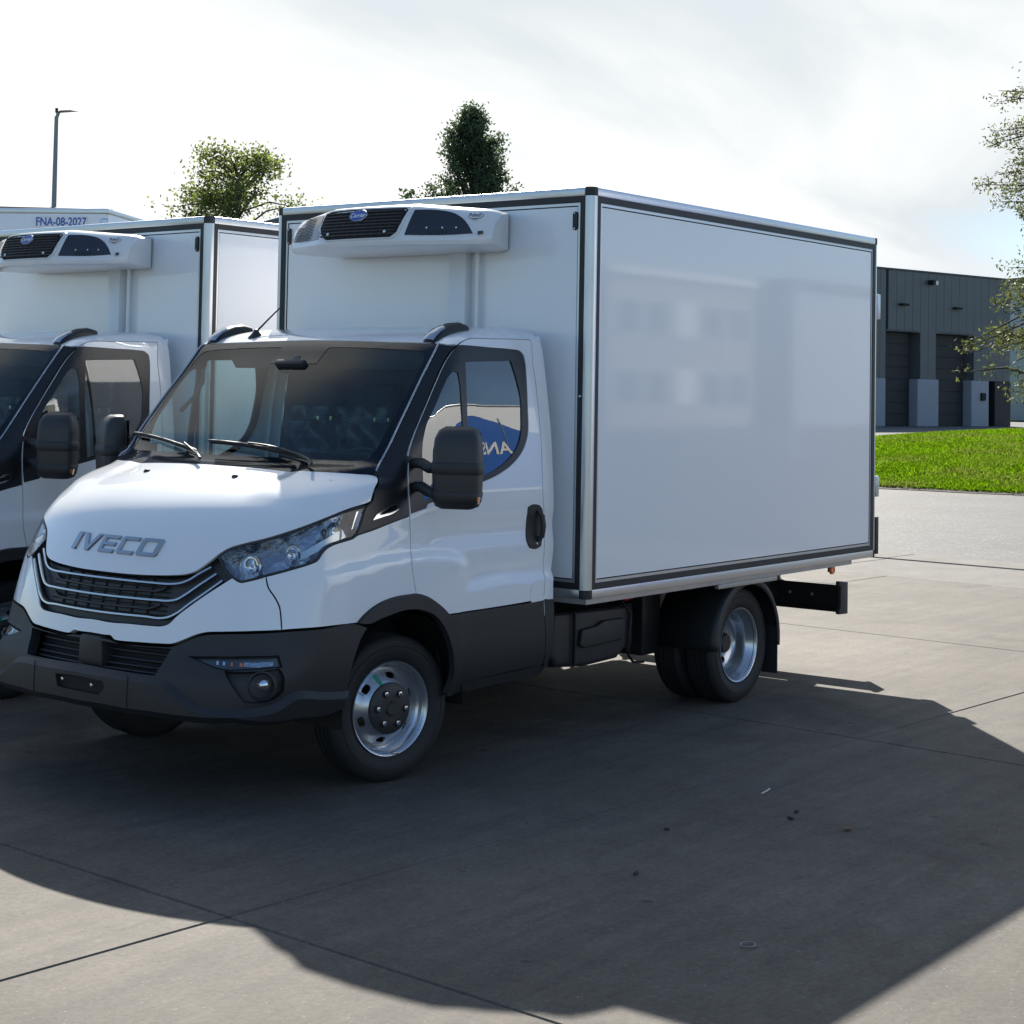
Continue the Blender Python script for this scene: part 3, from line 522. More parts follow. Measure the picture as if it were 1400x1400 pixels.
# ------------------------------------------------------------------ ground
def sheet(name, poly, z, m, kind='structure'):
    o = obj(name, [(x, y, z) for x, y in poly], [tuple(range(len(poly)))], m); return tag(o, kind=kind)
sheet('ground', [(-1500,-1500),(1500,-1500),(1500,1500),(-1500,1500)], -.16, 'turf')
sheet('access_road', [(-130,-70),(-12.9,-70),(-12.9,60),(-130,60)], -.012, 'asphalt')
yard = sheet('concrete_yard', [(-12.95,-44),(34,-44),(34,44),(-12.95,44)], -.035, 'joint')
ca, sa = math.cos(R(-3.4)), math.sin(R(-3.4)); O0 = Vector((1.93, 1.83))
us = [-13.75+.27, -12.55+.36, -8.15, -4.40, 0., 4.1, 8.2, 12.3, 16.4, 20.5, 24.6]       # joints across, along the trucks
def slab_mesh(w, l):
    bm = bmesh.new(); bm_box(bm, (.0035,.0035,-.10), (w-.0035, l-.0035, 0), .005, 1)
    me = bpy.data.meshes.new('slab'); bm.to_mesh(me); bm.free(); me.materials.append(MAT['concrete']); return me
cache = {}
vs_ = [4.05*k for k in range(-10, 8)]
for iu in range(len(us)-1):
    for iv in range(len(vs_)-1):
        w, l = us[iu+1]-us[iu], 4.05
        if iu == 0: continue
        key = round(w, 3)
        if key not in cache: cache[key] = slab_mesh(w, l)
        s = bpy.data.objects.new('slab', cache[key]); COL.objects.link(s); s.parent = yard
        a, b = us[iu], vs_[iv]; s.location = (O0.x+a*ca-b*sa, O0.y+a*sa+b*ca, random.uniform(-.0015, .0015)); s.rotation_euler = (0, 0, R(-3.4)+random.uniform(-.0004, .0004))
# drainage channel and kerb line between yard and road
def along(name, u0, u1, z0, z1, m, n=22, L=3.0):
    for k in range(n):
        o = box(name, (u0, 0, z0), (u1, L-.012, z1), m, yard, .006, 1); b = -44+L*k+15
        o.location = (O0.x+0*ca-b*sa, O0.y+b*ca, 0); o.rotation_euler = (0, 0, R(-3.4))
along('channel_block', -13.92, -12.20-.02, -.10, -.004, 'kerb_concrete', 20)
along('kerb_block', -14.62, -13.95, -.10, .006, 'kerb_concrete', 20)
sheet('far_forecourt', [(-130,-64),(-54,-60),(-54,10),(-130,20)], -.004, 'far_asphalt')

# ------------------------------------------------------------------ grass bank
def bank_h(x, y):
    x0 = -26.4-.06*max(0, y+8)**2; t = (x0-x)/(17.6); hy = np.interp(y, [-30,-25,-20,-17.5,-14.8,-12.8,-8,0,14,22], [.0,.0,.10,.40,.78,.92,1.0,1.0,.6,0])
    if t <= 0: return 0.
    s = min(t, 1.0); h = hy*(math.sin(s*math.pi/2)**.9) if t <= 1 else hy*max(0., 1-(t-1)/.55)
    return h
bx, by = np.arange(-54, -26.2, .4), np.arange(-30, 22.1, .5)
V = []; F = []; ny = len(by)
for x in bx:
    for y in by:
        x0 = -26.4-.06*max(0, y+8)**2; xx = min(x, x0)
        V.append((xx, y, bank_h(xx, y)+(.035 if xx < x0-.01 else -.01)+.03*math.sin(x*1.7+y)*math.sin(y*1.3)*(1 if xx < x0-.5 else 0)))
F = [(i*ny+j, i*ny+j+1, (i+1)*ny+j+1, (i+1)*ny+j) for i in range(len(bx)-1) for j in range(ny-1)]
bank = obj('grass_bank', V, F, 'turf', smooth=True); tag(bank, kind='structure')
def leaf_mat(name, c, tr, rough=.5, var=.35, mixf=.45, patch=None):
    m = bpy.data.materials.new(name); m.use_nodes = True; t = m.node_tree; t.nodes.clear()
    at_ = nd(t, 'ShaderNodeNewGeometry'); v = at_.outputs['Random Per Island']
    def cc(k):
        mx = nd(t, 'ShaderNodeMixRGB'); t.links.new(v, mx.inputs[0]); mx.inputs[1].default_value = (*[q*(1-var) for q in k], 1); mx.inputs[2].default_value = (*[q*(1+var) for q in k], 1)
        if not patch: return mx.outputs[0]
        n_ = nd(t, 'ShaderNodeTexNoise', Scale=.55, Detail=6.0, Roughness=.7); t.links.new(at_.outputs['Position'], n_.inputs['Vector']); mr_ = nd(t, 'ShaderNodeMapRange'); mr_.inputs[1].default_value = .46; mr_.inputs[2].default_value = .68; mr_.inputs[4].default_value = .85; t.links.new(n_.outputs[0], mr_.inputs[0])
        m2 = nd(t, 'ShaderNodeMixRGB'); t.links.new(mr_.outputs[0], m2.inputs[0]); t.links.new(mx.outputs[0], m2.inputs[1]); m2.inputs[2].default_value = (*patch[0 if k is c else 1], 1); return m2.outputs[0]
    pb = nd(t, 'ShaderNodeBsdfPrincipled', Roughness=rough); pb.inputs['Specular IOR Level'].default_value = .0 if var == .41 else .4; t.links.new(cc(c), pb.inputs['Base Color'])
    tl = nd(t, 'ShaderNodeBsdfTranslucent'); t.links.new(cc(tr), tl.inputs[0])
    ms = nd(t, 'ShaderNodeMixShader'); ms.inputs[0].default_value = mixf; t.links.new(pb.outputs[0], ms.inputs[1]); t.links.new(tl.outputs[0], ms.inputs[2])
    o = nd(t, 'ShaderNodeOutputMaterial'); t.links.new(ms.outputs[0], o.inputs[0]); MAT[name] = m
leaf_mat('grass_blade', (.045,.105,.004), (.13,.25,.006), .9, .41, .55, patch=((.10,.10,.03), (.19,.20,.05)))
leaf_mat('maple_leaf', (.055,.08,.025), (.20,.25,.06), .5, .5, .5)
leaf_mat('poplar_leaf', (.045,.075,.035), (.10,.15,.06), .45, .4, .35)
leaf_mat('willow_leaf', (.06,.075,.03), (.15,.17,.05), .55, .5, .4)
mat('bark', (.075,.065,.052), .9, noise=(9., .4), bump=(30., .6, .02))
def blades(n, region, hh, name, label):
    V = []; F = []
    for _ in range(n):
        y = random.uniform(*region[1]); x0 = -26.4-.06*max(0, y+8)**2; x = x0-random.random()**1.4*region[0]-.02; z = bank_h(x, y)+.03
        a = random.uniform(0, math.pi); h = hh*random.uniform(.5, 1.5); w = random.uniform(.012, .03); lx, ly = random.gauss(0, .5)*h, random.gauss(0, .5)*h
        k = len(V); V += [(x-math.cos(a)*w, y-math.sin(a)*w, z), (x+math.cos(a)*w, y+math.sin(a)*w, z), (x+lx, y+ly, z+h)]; F.append((k, k+1, k+2))
    o = obj(name, V, F, 'grass_blade'); return tag(o, label, 'grass', kind='stuff')
yy_ = np.arange(-30, 22, .25); ed = [(-26.4-.06*max(0, y+8)**2, y) for y in yy_]
soil = obj('soil_edge', [(x+.02+.05*math.sin(y*3.1)*math.sin(y*1.3), y, .018) for x, y in ed]+[(x+.16+.07*math.sin(y*2.3+1)*math.sin(y*.9), y, .0) for x, y in ed]+[(x-.1, y, .03) for x, y in ed], [(i, i+1, len(ed)+i+1, len(ed)+i) for i in range(len(ed)-1)]+[(2*len(ed)+i, 2*len(ed)+i+1, i+1, i) for i in range(len(ed)-1)], 'soil'); tag(soil, kind='structure')
blades(150000, (19, (-24, -1)), .05, 'grass', 'short bright green grass on the bank across the road')

# ------------------------------------------------------------------ trees
def tree(name, label, base, height, crown, leaf, leafm, nleaf, trunk_r, seed, group=None, upright=.0, spread=1.0, nl=9, droop=0.):
    """crown(t) -> radius at height fraction; limbs end in clumps of leaves"""
    rg = random.Random(seed); root = empty(name, base); tag(root, label, 'tree', group)
    tp = [(rg.gauss(0, .02)*height*t, rg.gauss(0, .02)*height*t, height*t) for t in np.linspace(0, .96, 9)]; tp[0] = (0, 0, 0)
    TV, TF = tube_data(tp, [trunk_r*(1-.9*i/8) for i in range(9)], 10); clumps = []
    def tp_at(t):
        f = t*8/.96; i = min(int(f), 7); a, b = Vector(tp[i]), Vector(tp[i+1]); return a.lerp(b, min(1, f-i))
    LV, LF = [], []
    def add(pts, rad):
        v, f = tube_data(pts, rad, 5, False); o = len(LV); LV.extend(v); LF.extend([tuple(i+o for i in q) for q in f])
    for i in range(nl*6):
        t = rg.uniform(.14, .97); R0 = crown(t)*rg.uniform(.55, 1.05)
        if R0 < .05: continue
        a = rg.uniform(0, 2*math.pi); p0 = tp_at(max(.08, t-.12*rg.random()-upright*.1)); up = rg.uniform(-.05, .25)*R0+upright*R0*1.2-droop*2.2*R0
        p2 = Vector((math.cos(a)*R0, math.sin(a)*R0, height*t+up*.3)); p1 = p0.lerp(p2, .5)+Vector((rg.gauss(0, .08), rg.gauss(0, .08), .12))*R0
        add([p0, p1, p2], [trunk_r*.22*(1-t*.6)+.012, trunk_r*.12+.008, .006])
        for q in (.45, .7, .88, 1.):
            c = p0.lerp(p1, q*2) if q < .5 else p1.lerp(p2, (q-.5)*2); clumps.append((c, R0))
    # some clumps high, some left out for gaps
    rg.shuffle(clumps); clumps = clumps[:int(len(clumps)*.85)]
    V = []; F = []; per = max(1, nleaf//len(clumps))
    for c, R0 in clumps:
        s = crown_s*rg.uniform(.5, 1.2); k = int(per*rg.uniform(.4, 1.6))
        ax = Vector((rg.gauss(0, 1), rg.gauss(0, 1), rg.gauss(0, .6)+upright*2)).normalized()
        for _ in range(k):
            tg = lambda q: max(-1.5*q, min(1.5*q, rg.gauss(0, q))); p = c+Vector((tg(s), tg(s), tg(s*.8)))+ax*tg(s*.7)
            d = (ax*.8+Vector((rg.gauss(0, 1), rg.gauss(0, 1), rg.gauss(0, 1)))).normalized(); sd = d.cross(Vector((rg.gauss(0, 1), rg.gauss(0, 1), rg.gauss(0, 1)))).normalized()
            L, w = leaf[0]*rg.uniform(.6, 1.3), leaf[1]*rg.uniform(.6, 1.3); o = len(V)
            V += [p-d*L*.5, p+sd*w*.5, p+d*L*.5, p-sd*w*.5]; F.append((o, o+1, o+2, o+3))
    obj('trunk', TV, TF, 'bark', root, smooth=True); obj('limbs', LV, LF, 'bark', root, smooth=True); obj('crown', V, F, leafm, root)
    return root
crown_s = .30
tree('maple_tree', 'loose round tree with yellowing leaves behind the middle box', (-35.5,-37.5,0), 10.2,
     lambda t: 2.45*max(0, math.sin(math.pi*min(1, max(0, (t-.40)/.62))))**.6, (.13,.09), 'maple_leaf', 17000, .20, 5, nl=26)
crown_s = .22
tree('poplar_tree', 'tall dense dark pointed tree standing above the nearest box roof', (-55.9,-43.5,0), 15.3,
     lambda t: 1.18*float(np.interp(t, [.1,.3,.7,.85,.93,1.0], [.1,1.5,1.75,1.15,.45,.02])), (.17,.09), 'poplar_leaf', 52000, .25, 8, upright=.8, nl=60)
crown_s = .3
tree('low_tree', 'small dark tree top showing just above the box roof beside the tall pointed tree', (-54.6,-45.9,0), 11.0,
     lambda t: .8*max(0, math.sin(math.pi*min(1, max(0, (t-.4)/.6))))**.6, (.24,.15), 'poplar_leaf', 2500, .12, 9, nl=4)
crown_s = .15
tree('willow_tree', 'airy narrow leaved tree at the right edge before the dark warehouse', (-29.8,-5.85,.45), 9.2,
     lambda t: 2.75*max(0, math.sin(math.pi*min(1, max(0, (t+.05)/1.08))))**.30*(.86+.20*math.sin(t*12+4.4)), (.105,.034), 'willow_leaf', 46000, .13, 13, nl=48, droop=.35)

# ------------------------------------------------------------------ dark warehouse across the road
mat('clad_dark', (.115,.122,.128), .5, metal=.2, noise=(.6,.10), vary=(1.,.08))
mat('clad_door', (.014,.015,.017), .6, noise=(1.,.12))
mat('plinth_grey', (.30,.32,.35), .7, noise=(1.2,.12))
mat('clad_light', (.28,.33,.40), .5, noise=(.5,.08))
mat('roof_dark', (.06,.068,.075), .6, noise=(.4,.15))
mat('beige_wall', (.33,.31,.28), .8, noise=(.5,.08))
mat('office_glass', (.03,.04,.05), .06, coat=1)
A0 = Vector((-94.07,-40.68,0)); AD = Vector((-.976,.2195,0)).normalized(); AN = Vector((.2195,.976,0)).normalized()      # along the wall, out of the wall
wh_ = empty('warehouse', A0, math.atan2(AD.y, AD.x)); tag(wh_, 'dark grey clad warehouse with two tall roller doors across the road', 'warehouse')
# local frame: x along the wall (to the right in view), y = into the building side is +? out of the wall is -y
HT = 9.8
def wbox(name, x0, x1, y0, y1, z0, z1, m, parent=None, bev=.0): return box(name, (x0, min(y0, y1), z0), (x1, max(y0, y1), z1), m, parent or wh_, bev, 1)
side = 1 if (Matrix.Rotation(math.atan2(AD.y, AD.x), 3, 'Z') @ Vector((0,1,0))).dot(AN) > 0 else -1   # +1: local +y faces the camera
core = wbox('building_core', -26, 13.4, -side*.9, -side*30, 0, HT-.15, 'clad_dark')
doors = [(0., 3.2), (5.45, 8.95)]; DH = 5.95
for k in range(48):
    x0 = -26+k*.82; x1 = x0+.80
    if x0 > 13.2: break
    segs = [(3.0, HT)]
    for a, b in doors:
        if x1 > a and x0 < b: segs = [(DH, HT)] if (x0 >= a-.4 and x1 <= b+.4) else segs
    z0 = segs[0][0]; xa, xb = x0, x1
    for a, b in doors:
        if z0 == 3.0 and xa < a < xb: xb = a-.02
        if z0 == 3.0 and xa < b < xb: xa = b+.02
    wbox('cladding_panel', xa, xb, side*.0, -side*.9, z0, HT, 'clad_dark', bev=.012)
for a, b in ((-26,-.03),(3.23,5.42),(8.98,10.9)): wbox('plinth_block', a, b, side*.03, -side*.88, 0, 3.0, 'plinth_grey', bev=.02)
wbox('plinth_block', 11.6, 13.4, side*.02, -side*.88, 0, 3.0, 'clad_door')
wbox('coping', -26.1, 13.5, side*.06, -side*.95, HT, HT+.12, 'roof_dark', bev=.02)
for a, b in doors:
    dr_ = wbox('roller_door', a+.05, b-.05, -side*.60, -side*.70, 0, DH, 'clad_door')
    for q in range(8): wbox('door_section', a+.07, b-.07, -side*.57, -side*.61, .03+q*DH/8, (q+1)*DH/8-.03, 'clad_door', dr_, .015)
    wbox('door_frame', a-.02, b+.02, side*.01, -side*.58, DH, DH+.12, 'roof_dark')
    lm = wbox('wall_lamp', (a+b)/2-.35, (a+b)/2+.35, side*.02, side*.35, DH+1.65, DH+1.78, 'matte_black', bev=.03)
cmr = wbox('flood_lamp', 4.2, 4.5, side*.02, side*.45, HT-.75, HT-.45, 'matte_black', bev=.03); wbox('lamp_glass', 4.55, 4.8, side*.2, side*.42, HT-.75, HT-.5, 'white_print', cmr, .02)
wbox('meter_box', 9.95, 10.4, side*.04, side*.18, 1.7, 2.2, 'matte_black', bev=.02)
an = box('annex', (0,0,0), (9,8,3.0), 'clad_door', None, .02); tag(an, 'low dark annex to the right of the warehouse, behind the airy tree', 'building')
an.location = A0+AD*13.6+AN*(-8.5 if side else 0); an.rotation_euler = (0, 0, math.atan2(AD.y, AD.x))
fb_ = empty('far_hall', (-144.9,-58.8,0), math.atan2(9.2,5.55)); tag(fb_, 'pale blue grey hall roofline behind the dark warehouse', 'building')
box('wall', (0,0,0), (34,22,11.9), 'clad_light', fb_, .05); box('roof_edge', (-.2,-.2,11.9), (34.2,22.2,12.3), 'roof_dark', fb_, .05)
for nm, lab, p0, p1, z in (('hall','dark flat roof strip between the left trailer and the second truck box',(-23.1,-29.2),(-36.0,-40.3),6.35),('hall','dark flat roof strip just left of the nearest box, below the loose tree',(-36.4,-39.7),(-31.0,-29.2),7.15)):
    a, b = Vector((*p0, 0)), Vector((*p1, 0)); L = (b-a).length; h_ = empty(nm, a, math.atan2((b-a).y, (b-a).x)); tag(h_, lab, 'building')
    sd = 1 if Vector((-(b-a).y, (b-a).x)).dot(Vector((6.2,6.3))-Vector(p0)) > 0 else -1
    box('wall', (0, min(0, -sd*6), 0), (L, max(0, -sd*6), z-.6), 'clad_dark', h_); box('roof_edge', (-.1, min(.1*sd, -sd*6.1), z-.6), (L+.1, max(.1*sd, -sd*6.1), z), 'roof_dark', h_, .03)

# ------------------------------------------------------------------ street lamp
mat('lamp_post_grey', (.22,.25,.26), .5, metal=.5, noise=(3.,.1))
lp = empty('street_lamp', (-22.3,-30.4,0)); tag(lp, 'tall grey street lamp with a flat head rising behind the left trailer', 'street lamp')
tube('pole', [(0,0,0),(0,0,4.5),(0,0,8.75)], [.09,.075,.05], 'lamp_post_grey', lp, 12)
hd = Vector((-.62,.78,0)).normalized()
tube('arm', [(0,0,8.70),tuple(hd*.05+Vector((0,0,8.85)))], .045, 'lamp_post_grey', lp, 8)
V, F = tube_data([tuple(hd*-.02+Vector((0,0,8.84))), tuple(hd*.12+Vector((0,0,8.88))), tuple(hd*.38+Vector((0,0,8.90))), tuple(hd*.55+Vector((0,0,8.90)))], [.05,.11,.10,.03], 12, True, .28)
obj('lamp_head', V, F, 'lamp_post_grey', lp, angle=50); box('sensor', (-.03,-.03,8.86), (.03,.03,8.97), 'plastic', lp, .01)

# ------------------------------------------------------------------ white trailer behind the left truck
t3 = empty('refrigerated_trailer', (-8.11,-11.07,0), math.atan2(-.51,-.86)); tag(t3, 'tall white trailer behind the left truck marked FNA-08-2027', 'trailer')
sy = 1 if (Matrix.Rotation(t3.rotation_euler.z, 3, 'Z') @ Vector((0,1,0))).dot(Vector((.51,-.86,0))) > 0 else -1
def tb(name, x0, x1, y0, y1, z0, z1, m, bev=.0, par=None): return box(name, (x0, min(sy*y0, sy*y1), z0), (x1, max(sy*y0, sy*y1), z1), m, par or t3, bev, 3)
body = tb('trailer_body', .0, 12.2, 0, 2.55, 1.15, 4.05, 'gelcoat', .09)
tb('roof_rail', -.01, 12.21, -.01, 2.56, 3.985, 4.055, 'aluminium', .02, body); tb('corner_rail', -.012, .10, -.012, .10, 1.2, 3.93, 'aluminium', .03, body)
tb('chassis_beam', .6, 11.8, .7, 1.9, .85, 1.14, 'chassis')
for x in (8.2, 9.5, 10.8):
    for y in (.16, 2.2):
        w_ = lathe('trailer_wheel', [(.30,-.14),(.44,-.16),(.50,-.13),(.51,0),(.50,.13),(.44,.16),(.30,.14),(.28,.05),(0,.04)], 'rubber', t3, 36, 'Y', (x, sy*(y+.1), .51))
for y in (.5, 2.0): tb('landing_leg', 2.0, 2.12, y, y+.12, .02, .9, 'chassis')
Mx = t3.rotation_euler.to_matrix().to_4x4()
pl = tb('marking_plate', -.016, -.010, .26, .95, 3.80, 3.95, 'white_print')
text_obj('marking_lettering', 'FNA-08-2027', .150, frame((0,-sy,0), (0,0,1), (-.018, sy*.605, 3.876)), 'print_blue', pl, .001, 0, .003, .80)

# ------------------------------------------------------------------ what stands beside and behind the photographer (seen mirrored in the paint and glass)
t4 = empty('curtain_trailer', (-12.6,9.0,0)); tag(t4, 'white trailer with a blue wave and white letters, seen mirrored in the door window', 'trailer')
b4 = box('trailer_body', (0,0,1.15), (9.6,2.5,3.98), 'gelcoat', t4, .05, 2); box('roof_rail', (-.02,-.02,3.94), (9.62,2.52,4.0), 'aluminium', b4, .02)
pts = [(0.05,1.25),(6.0,1.25),(5.6,1.5),(5.0,2.0),(4.6,2.55),(4.2,3.2),(3.1,3.58),(2.2,3.60),(1.5,3.50),(.85,3.1),(.05,2.98)]
P2 = spline(np.array(pts), .1, True, 40); V2, T, ix = triangulate([P2], .25)
obj('blue_wave', [(a, -.006, b) for a, b in V2], [tuple(t) for t in T], 'print_blue', b4)
text_obj('side_lettering', 'ANSO', .56, frame((1,0,0), (0,0,1), (1.22, -.012, 2.54)), 'white_print', b4, .002, 0, .010, .70, 'LEFT')
box('side_door', (1.26,-.012,1.3), (1.275,0,3.55), 'aluminium', b4); box('chassis_beam', (.4,.7,.85), (9.2,1.8,1.14), 'chassis', t4)
for x in (1.2, 2.5, 3.8):
    for y in (.2, 2.3): lathe('trailer_wheel', [(.30,-.14),(.44,-.16),(.50,-.13),(.51,0),(.50,.13),(.44,.16),(.30,.14),(.28,.05),(0,.04)], 'rubber', t4, 36, 'Y', (x, y, .51))
of = empty('office_building', (-66,45,0), R(180)); tag(of, 'two storey beige office block, seen faintly mirrored in the long box side', 'building')
box('wall', (0,-12,0), (15,0,8.0), 'beige_wall', of); box('roof_edge', (-.2,-12.2,7.9), (15.2,.25,8.3), 'white_print', of)
for z in (1.2, 4.8):
    for k in range(5):
        w_ = box('window', (1.0+k*2.8,.0,z), (3.0+k*2.8,.06,z+1.9), 'white_print', of); box('pane', (1.08+k*2.8,.05,z+.08), (2.92+k*2.8,.08,z+1.82), 'office_glass' if (k+int(z)) % 3 else 'white_print', w_)  # white panes: bright sky reflection put into the colour
hb = empty('storage_hall', (-88,46,0), R(180)); tag(hb, 'long dark hall, seen faintly mirrored in the rear of the box side', 'building')
box('wall', (0,-20,0), (45,0,8.4), 'clad_light', hb); box('roof_edge', (-.2,-20.2,8.4), (45.2,.2,8.9), 'roof_dark', hb)
lp2 = empty('flag_pole', (-38.9,20,0)); tag(lp2, 'white pole seen mirrored as a pale streak in the box side', 'pole')
tube('shaft', [(0,0,0),(0,0,8.5)], [.09,.06], 'white_print', lp2, 12); lathe('finial', [(0,.1),(.07,.06),(.08,0),(.05,-.06)], 'white_print', lp2, 12, 'Z', (0,0,8.55)); lathe('foot', [(0,.25),(.1,.25),(.16,.05),(.3,.03),(.3,0)], 'galv', lp2, 16, 'Z', (0,0,0))
# ------------------------------------------------------------------ the white refrigerated box truck
TR = {k: np.array(v, float) for k, v in TRACE.items()}
def mirr(P): return np.asarray(P)*[1, -1, 1]
truck = empty('refrigerated_truck')
tag(truck, 'white refrigerated box truck in front, its whole front and long side in view', 'truck', 'white refrigerated trucks parked side by side')

# ---- cab panels on the shell
hood = panel('hood', half(TR['hood']), 'paint', truck, step=.026)
roof_out = list(TR['roof'])+[(-1.08,.901,2.11),(-1.107,.893,2.13),(-1.107,.86,2.145),(-1.107,.6,2.18),(-1.107,.3,2.2),(-1.107,-.1,2.2)]
roof = panel('roof_panel', half(roof_out), 'paint', truck, step=.03, inset=.001)
for sgn in (1, -1):
    f = (lambda P: np.asarray(P, float)) if sgn > 0 else mirr
    fender = panel('fender', f(TR['fender']), 'paint', truck)
    door = panel('door', f(TR['door']), 'paint', truck, holes=[f(TR['window'])])
    surround = panel('window_surround', f(TR['window']), 'pillar_black', door, off=-.004, inset=.001, holes=[f(TR['glass_main']), f(TR['glass_quarter'])], skirt=.012)
    panel('window_pane', f(TR['glass_main']), 'window_glass', door, off=-.009, inset=-.004, skirt=0)
    panel('quarter_pane', f(TR['glass_quarter']), 'window_glass', door, off=-.009, inset=-.004, skirt=0)
    panel('door_cladding', f(TR['door_lower']), 'plastic', door, off=.004)
    hp = f(TR['handle'])
    panel('handle_plate', hp, 'plastic', door, off=.006, inset=0, step=.012, skirt=.008, chamfer=.003)
    hc = hp.mean(0); yy = 1.02*sgn
    tube('door_handle', [(hc[0]-.022, yy-.005*sgn, hc[2]+.075), (hc[0]-.026, yy+.022*sgn, hc[2]+.05), (hc[0]-.030, yy+.026*sgn, hc[2]), (hc[0]-.026, yy+.022*sgn, hc[2]-.05), (hc[0]-.020, yy-.005*sgn, hc[2]-.075)], [.011,.013,.014,.013,.011], 'plastic_soft', door, 10)
    lathe('door_lock', [(.0,.006),(.007,.006),(.009,0)], 'satin_chrome', door, 16, 'Y', (hc[0]-.012, yy-.004*sgn, hc[2]-.088)) if sgn > 0 else None
    panel('rear_pillar', f(TR['pillar']), 'paint', truck, inset=.001)
    panel('rear_pillar_cladding', f(TR['pillar_lower']), 'plastic', truck, off=.004, inset=.001)
    panel('sill', f(TR['sill']), 'plastic', truck, off=-.006, inset=.002, step=.02)
    panel('pillar_trim', f(TR['apillar']), 'pillar_black', truck, off=.001, inset=.002)
    panel('wheel_arch_trim', f(TR['arch']), 'plastic', truck, off=.016, inset=.001, step=.02, skirt=.03, chamfer=.004)
    if sgn > 0:
        panel('fuel_flap', f(TR['flap']), 'paint', truck, off=.0025, inset=.001, step=.015, skirt=.004)
    ribbon('windshield_strip', f(TR['chrome_line']), .009, .006, 'satin_chrome', truck, off=.002)
    bg_ = panel('side_badge', f(TR['badge']), 'chrome', truck, off=.006, inset=0, step=.008, skirt=.006)
    q = f(TR['badge']); cc = q.mean(0)
    panel('badge_field', (q-cc)*[.62,1,.55]+cc+[-.012,0,.004], 'gloss_black', bg_, off=.008, inset=0, step=.008, skirt=.003)
# windshield: glass in the clear field, black printed border round it
clear = half(TR['clear'])
ws = panel('windshield', clear, 'windshield_glass', truck, off=-.003, inset=0, step=.04, skirt=0)
panel('windshield_border', half(TR['windshield']), 'frit', ws, off=-.001, inset=.001, holes=[clear], skirt=.004)
box('rain_sensor', (-.235,-.10,1.93), (-.16,.10,1.965), 'plastic', ws, .01, rot=Matrix.Rotation(R(-44), 3, 'Y'))
sens = np.array([(-.20,-.035,1.985),(-.20,.035,1.985),(-.235,.02,2.01),(-.235,-.012,2.01)])
panel('camera_window', sens, 'interior_grey', ws, off=.0008, inset=0, step=.01, skirt=0)

# ---- nose: grille, strips, lamps, fascia, bumper
fascia = panel('fascia', half(TR['fascia']), 'paint', truck, step=.024, skirt=.03)
grille = panel('grille', half(TR['grille']), 'plastic_soft', truck, off=-.032, inset=.0, step=.03, skirt=-.028)
for k in ('s1', 's2', 's3'):
    ribbon('grille_strip', half_line(TR[k]), .0145, .018, 'satin_chrome', grille, off=-.018)
for k in ('t1', 't2'):
    ribbon('grille_slat', half_line(TR[k]), .012, .014, 'plastic_soft', grille, off=-.026)
zs = [.985, .945, .925, .905, .865, .845, .825]
for z in zs:
    yy = np.linspace(-.40, .40, 15); L_ = np.stack([XC(np.full(15, z))-DR(np.full(15, z))*(np.abs(yy)/.9)**2.2, yy, np.full(15, z)], -1)
    ribbon('grille_bar', L_, .006, .006, 'matte_black', grille, off=-.030)
for y in np.linspace(-.30, .30, 7):
    zz_ = np.linspace(.81, .99, 6); ribbon('grille_post', np.stack([XC(zz_), np.full(6, y), zz_], -1), .010, .006, 'matte_black', grille, off=-.0305)
# lettering on the hood: squared italic capitals
def stroke_letters():
    LET = {'I': [[(0,0),(.22,0),(.22,1),(0,1)]],
           'V': [[(0,1),(.2,1),(.5,.26),(.8,1),(1,1),(.6,0),(.4,0)]],
           'E': [[(0,0),(1,0),(1,.18),(.2,.18),(.2,.41),(.93,.41),(.93,.59),(.2,.59),(.2,.82),(1,.82),(1,1),(0,1)]],
           'C': [[(.08,0),(1,0),(1,.18),(.2,.18),(.2,.82),(1,.82),(1,1),(.08,1),(0,.9),(0,.1)]],
           'O': [[(.08,0),(.92,0),(1,.1),(1,.9),(.92,1),(.08,1),(0,.9),(0,.1)], [(.19,.18),(.19,.82),(.81,.82),(.81,.18)]]}
    z0, z1 = 1.068, 1.142
    logo = empty('lettering'); logo.parent = truck
    for ch_, y0, y1 in (('I',-.290,-.145),('V',-.235,-.105),('E',-.083,.020),('C',.045,.150),('O',.172,.295)):
        def mp(pl):
            out = []
            for a, b in pl:
                y = y0+a*(y1-y0)+(b-.5)*.018; z = z0+b*(z1-z0); out.append((float(XC(z)-DR(z)*(abs(y)/.9)**2.2), y, z))
            return np.array(out)
        ls = [mp(p) for p in LET[ch_]]
        panel('letter', ls[0], 'letter_metal', logo, off=.010, inset=0, step=.012, skirt=.011, chamfer=.0025, holes=ls[1:], smooth_corner=20)
    return logo
stroke_letters()
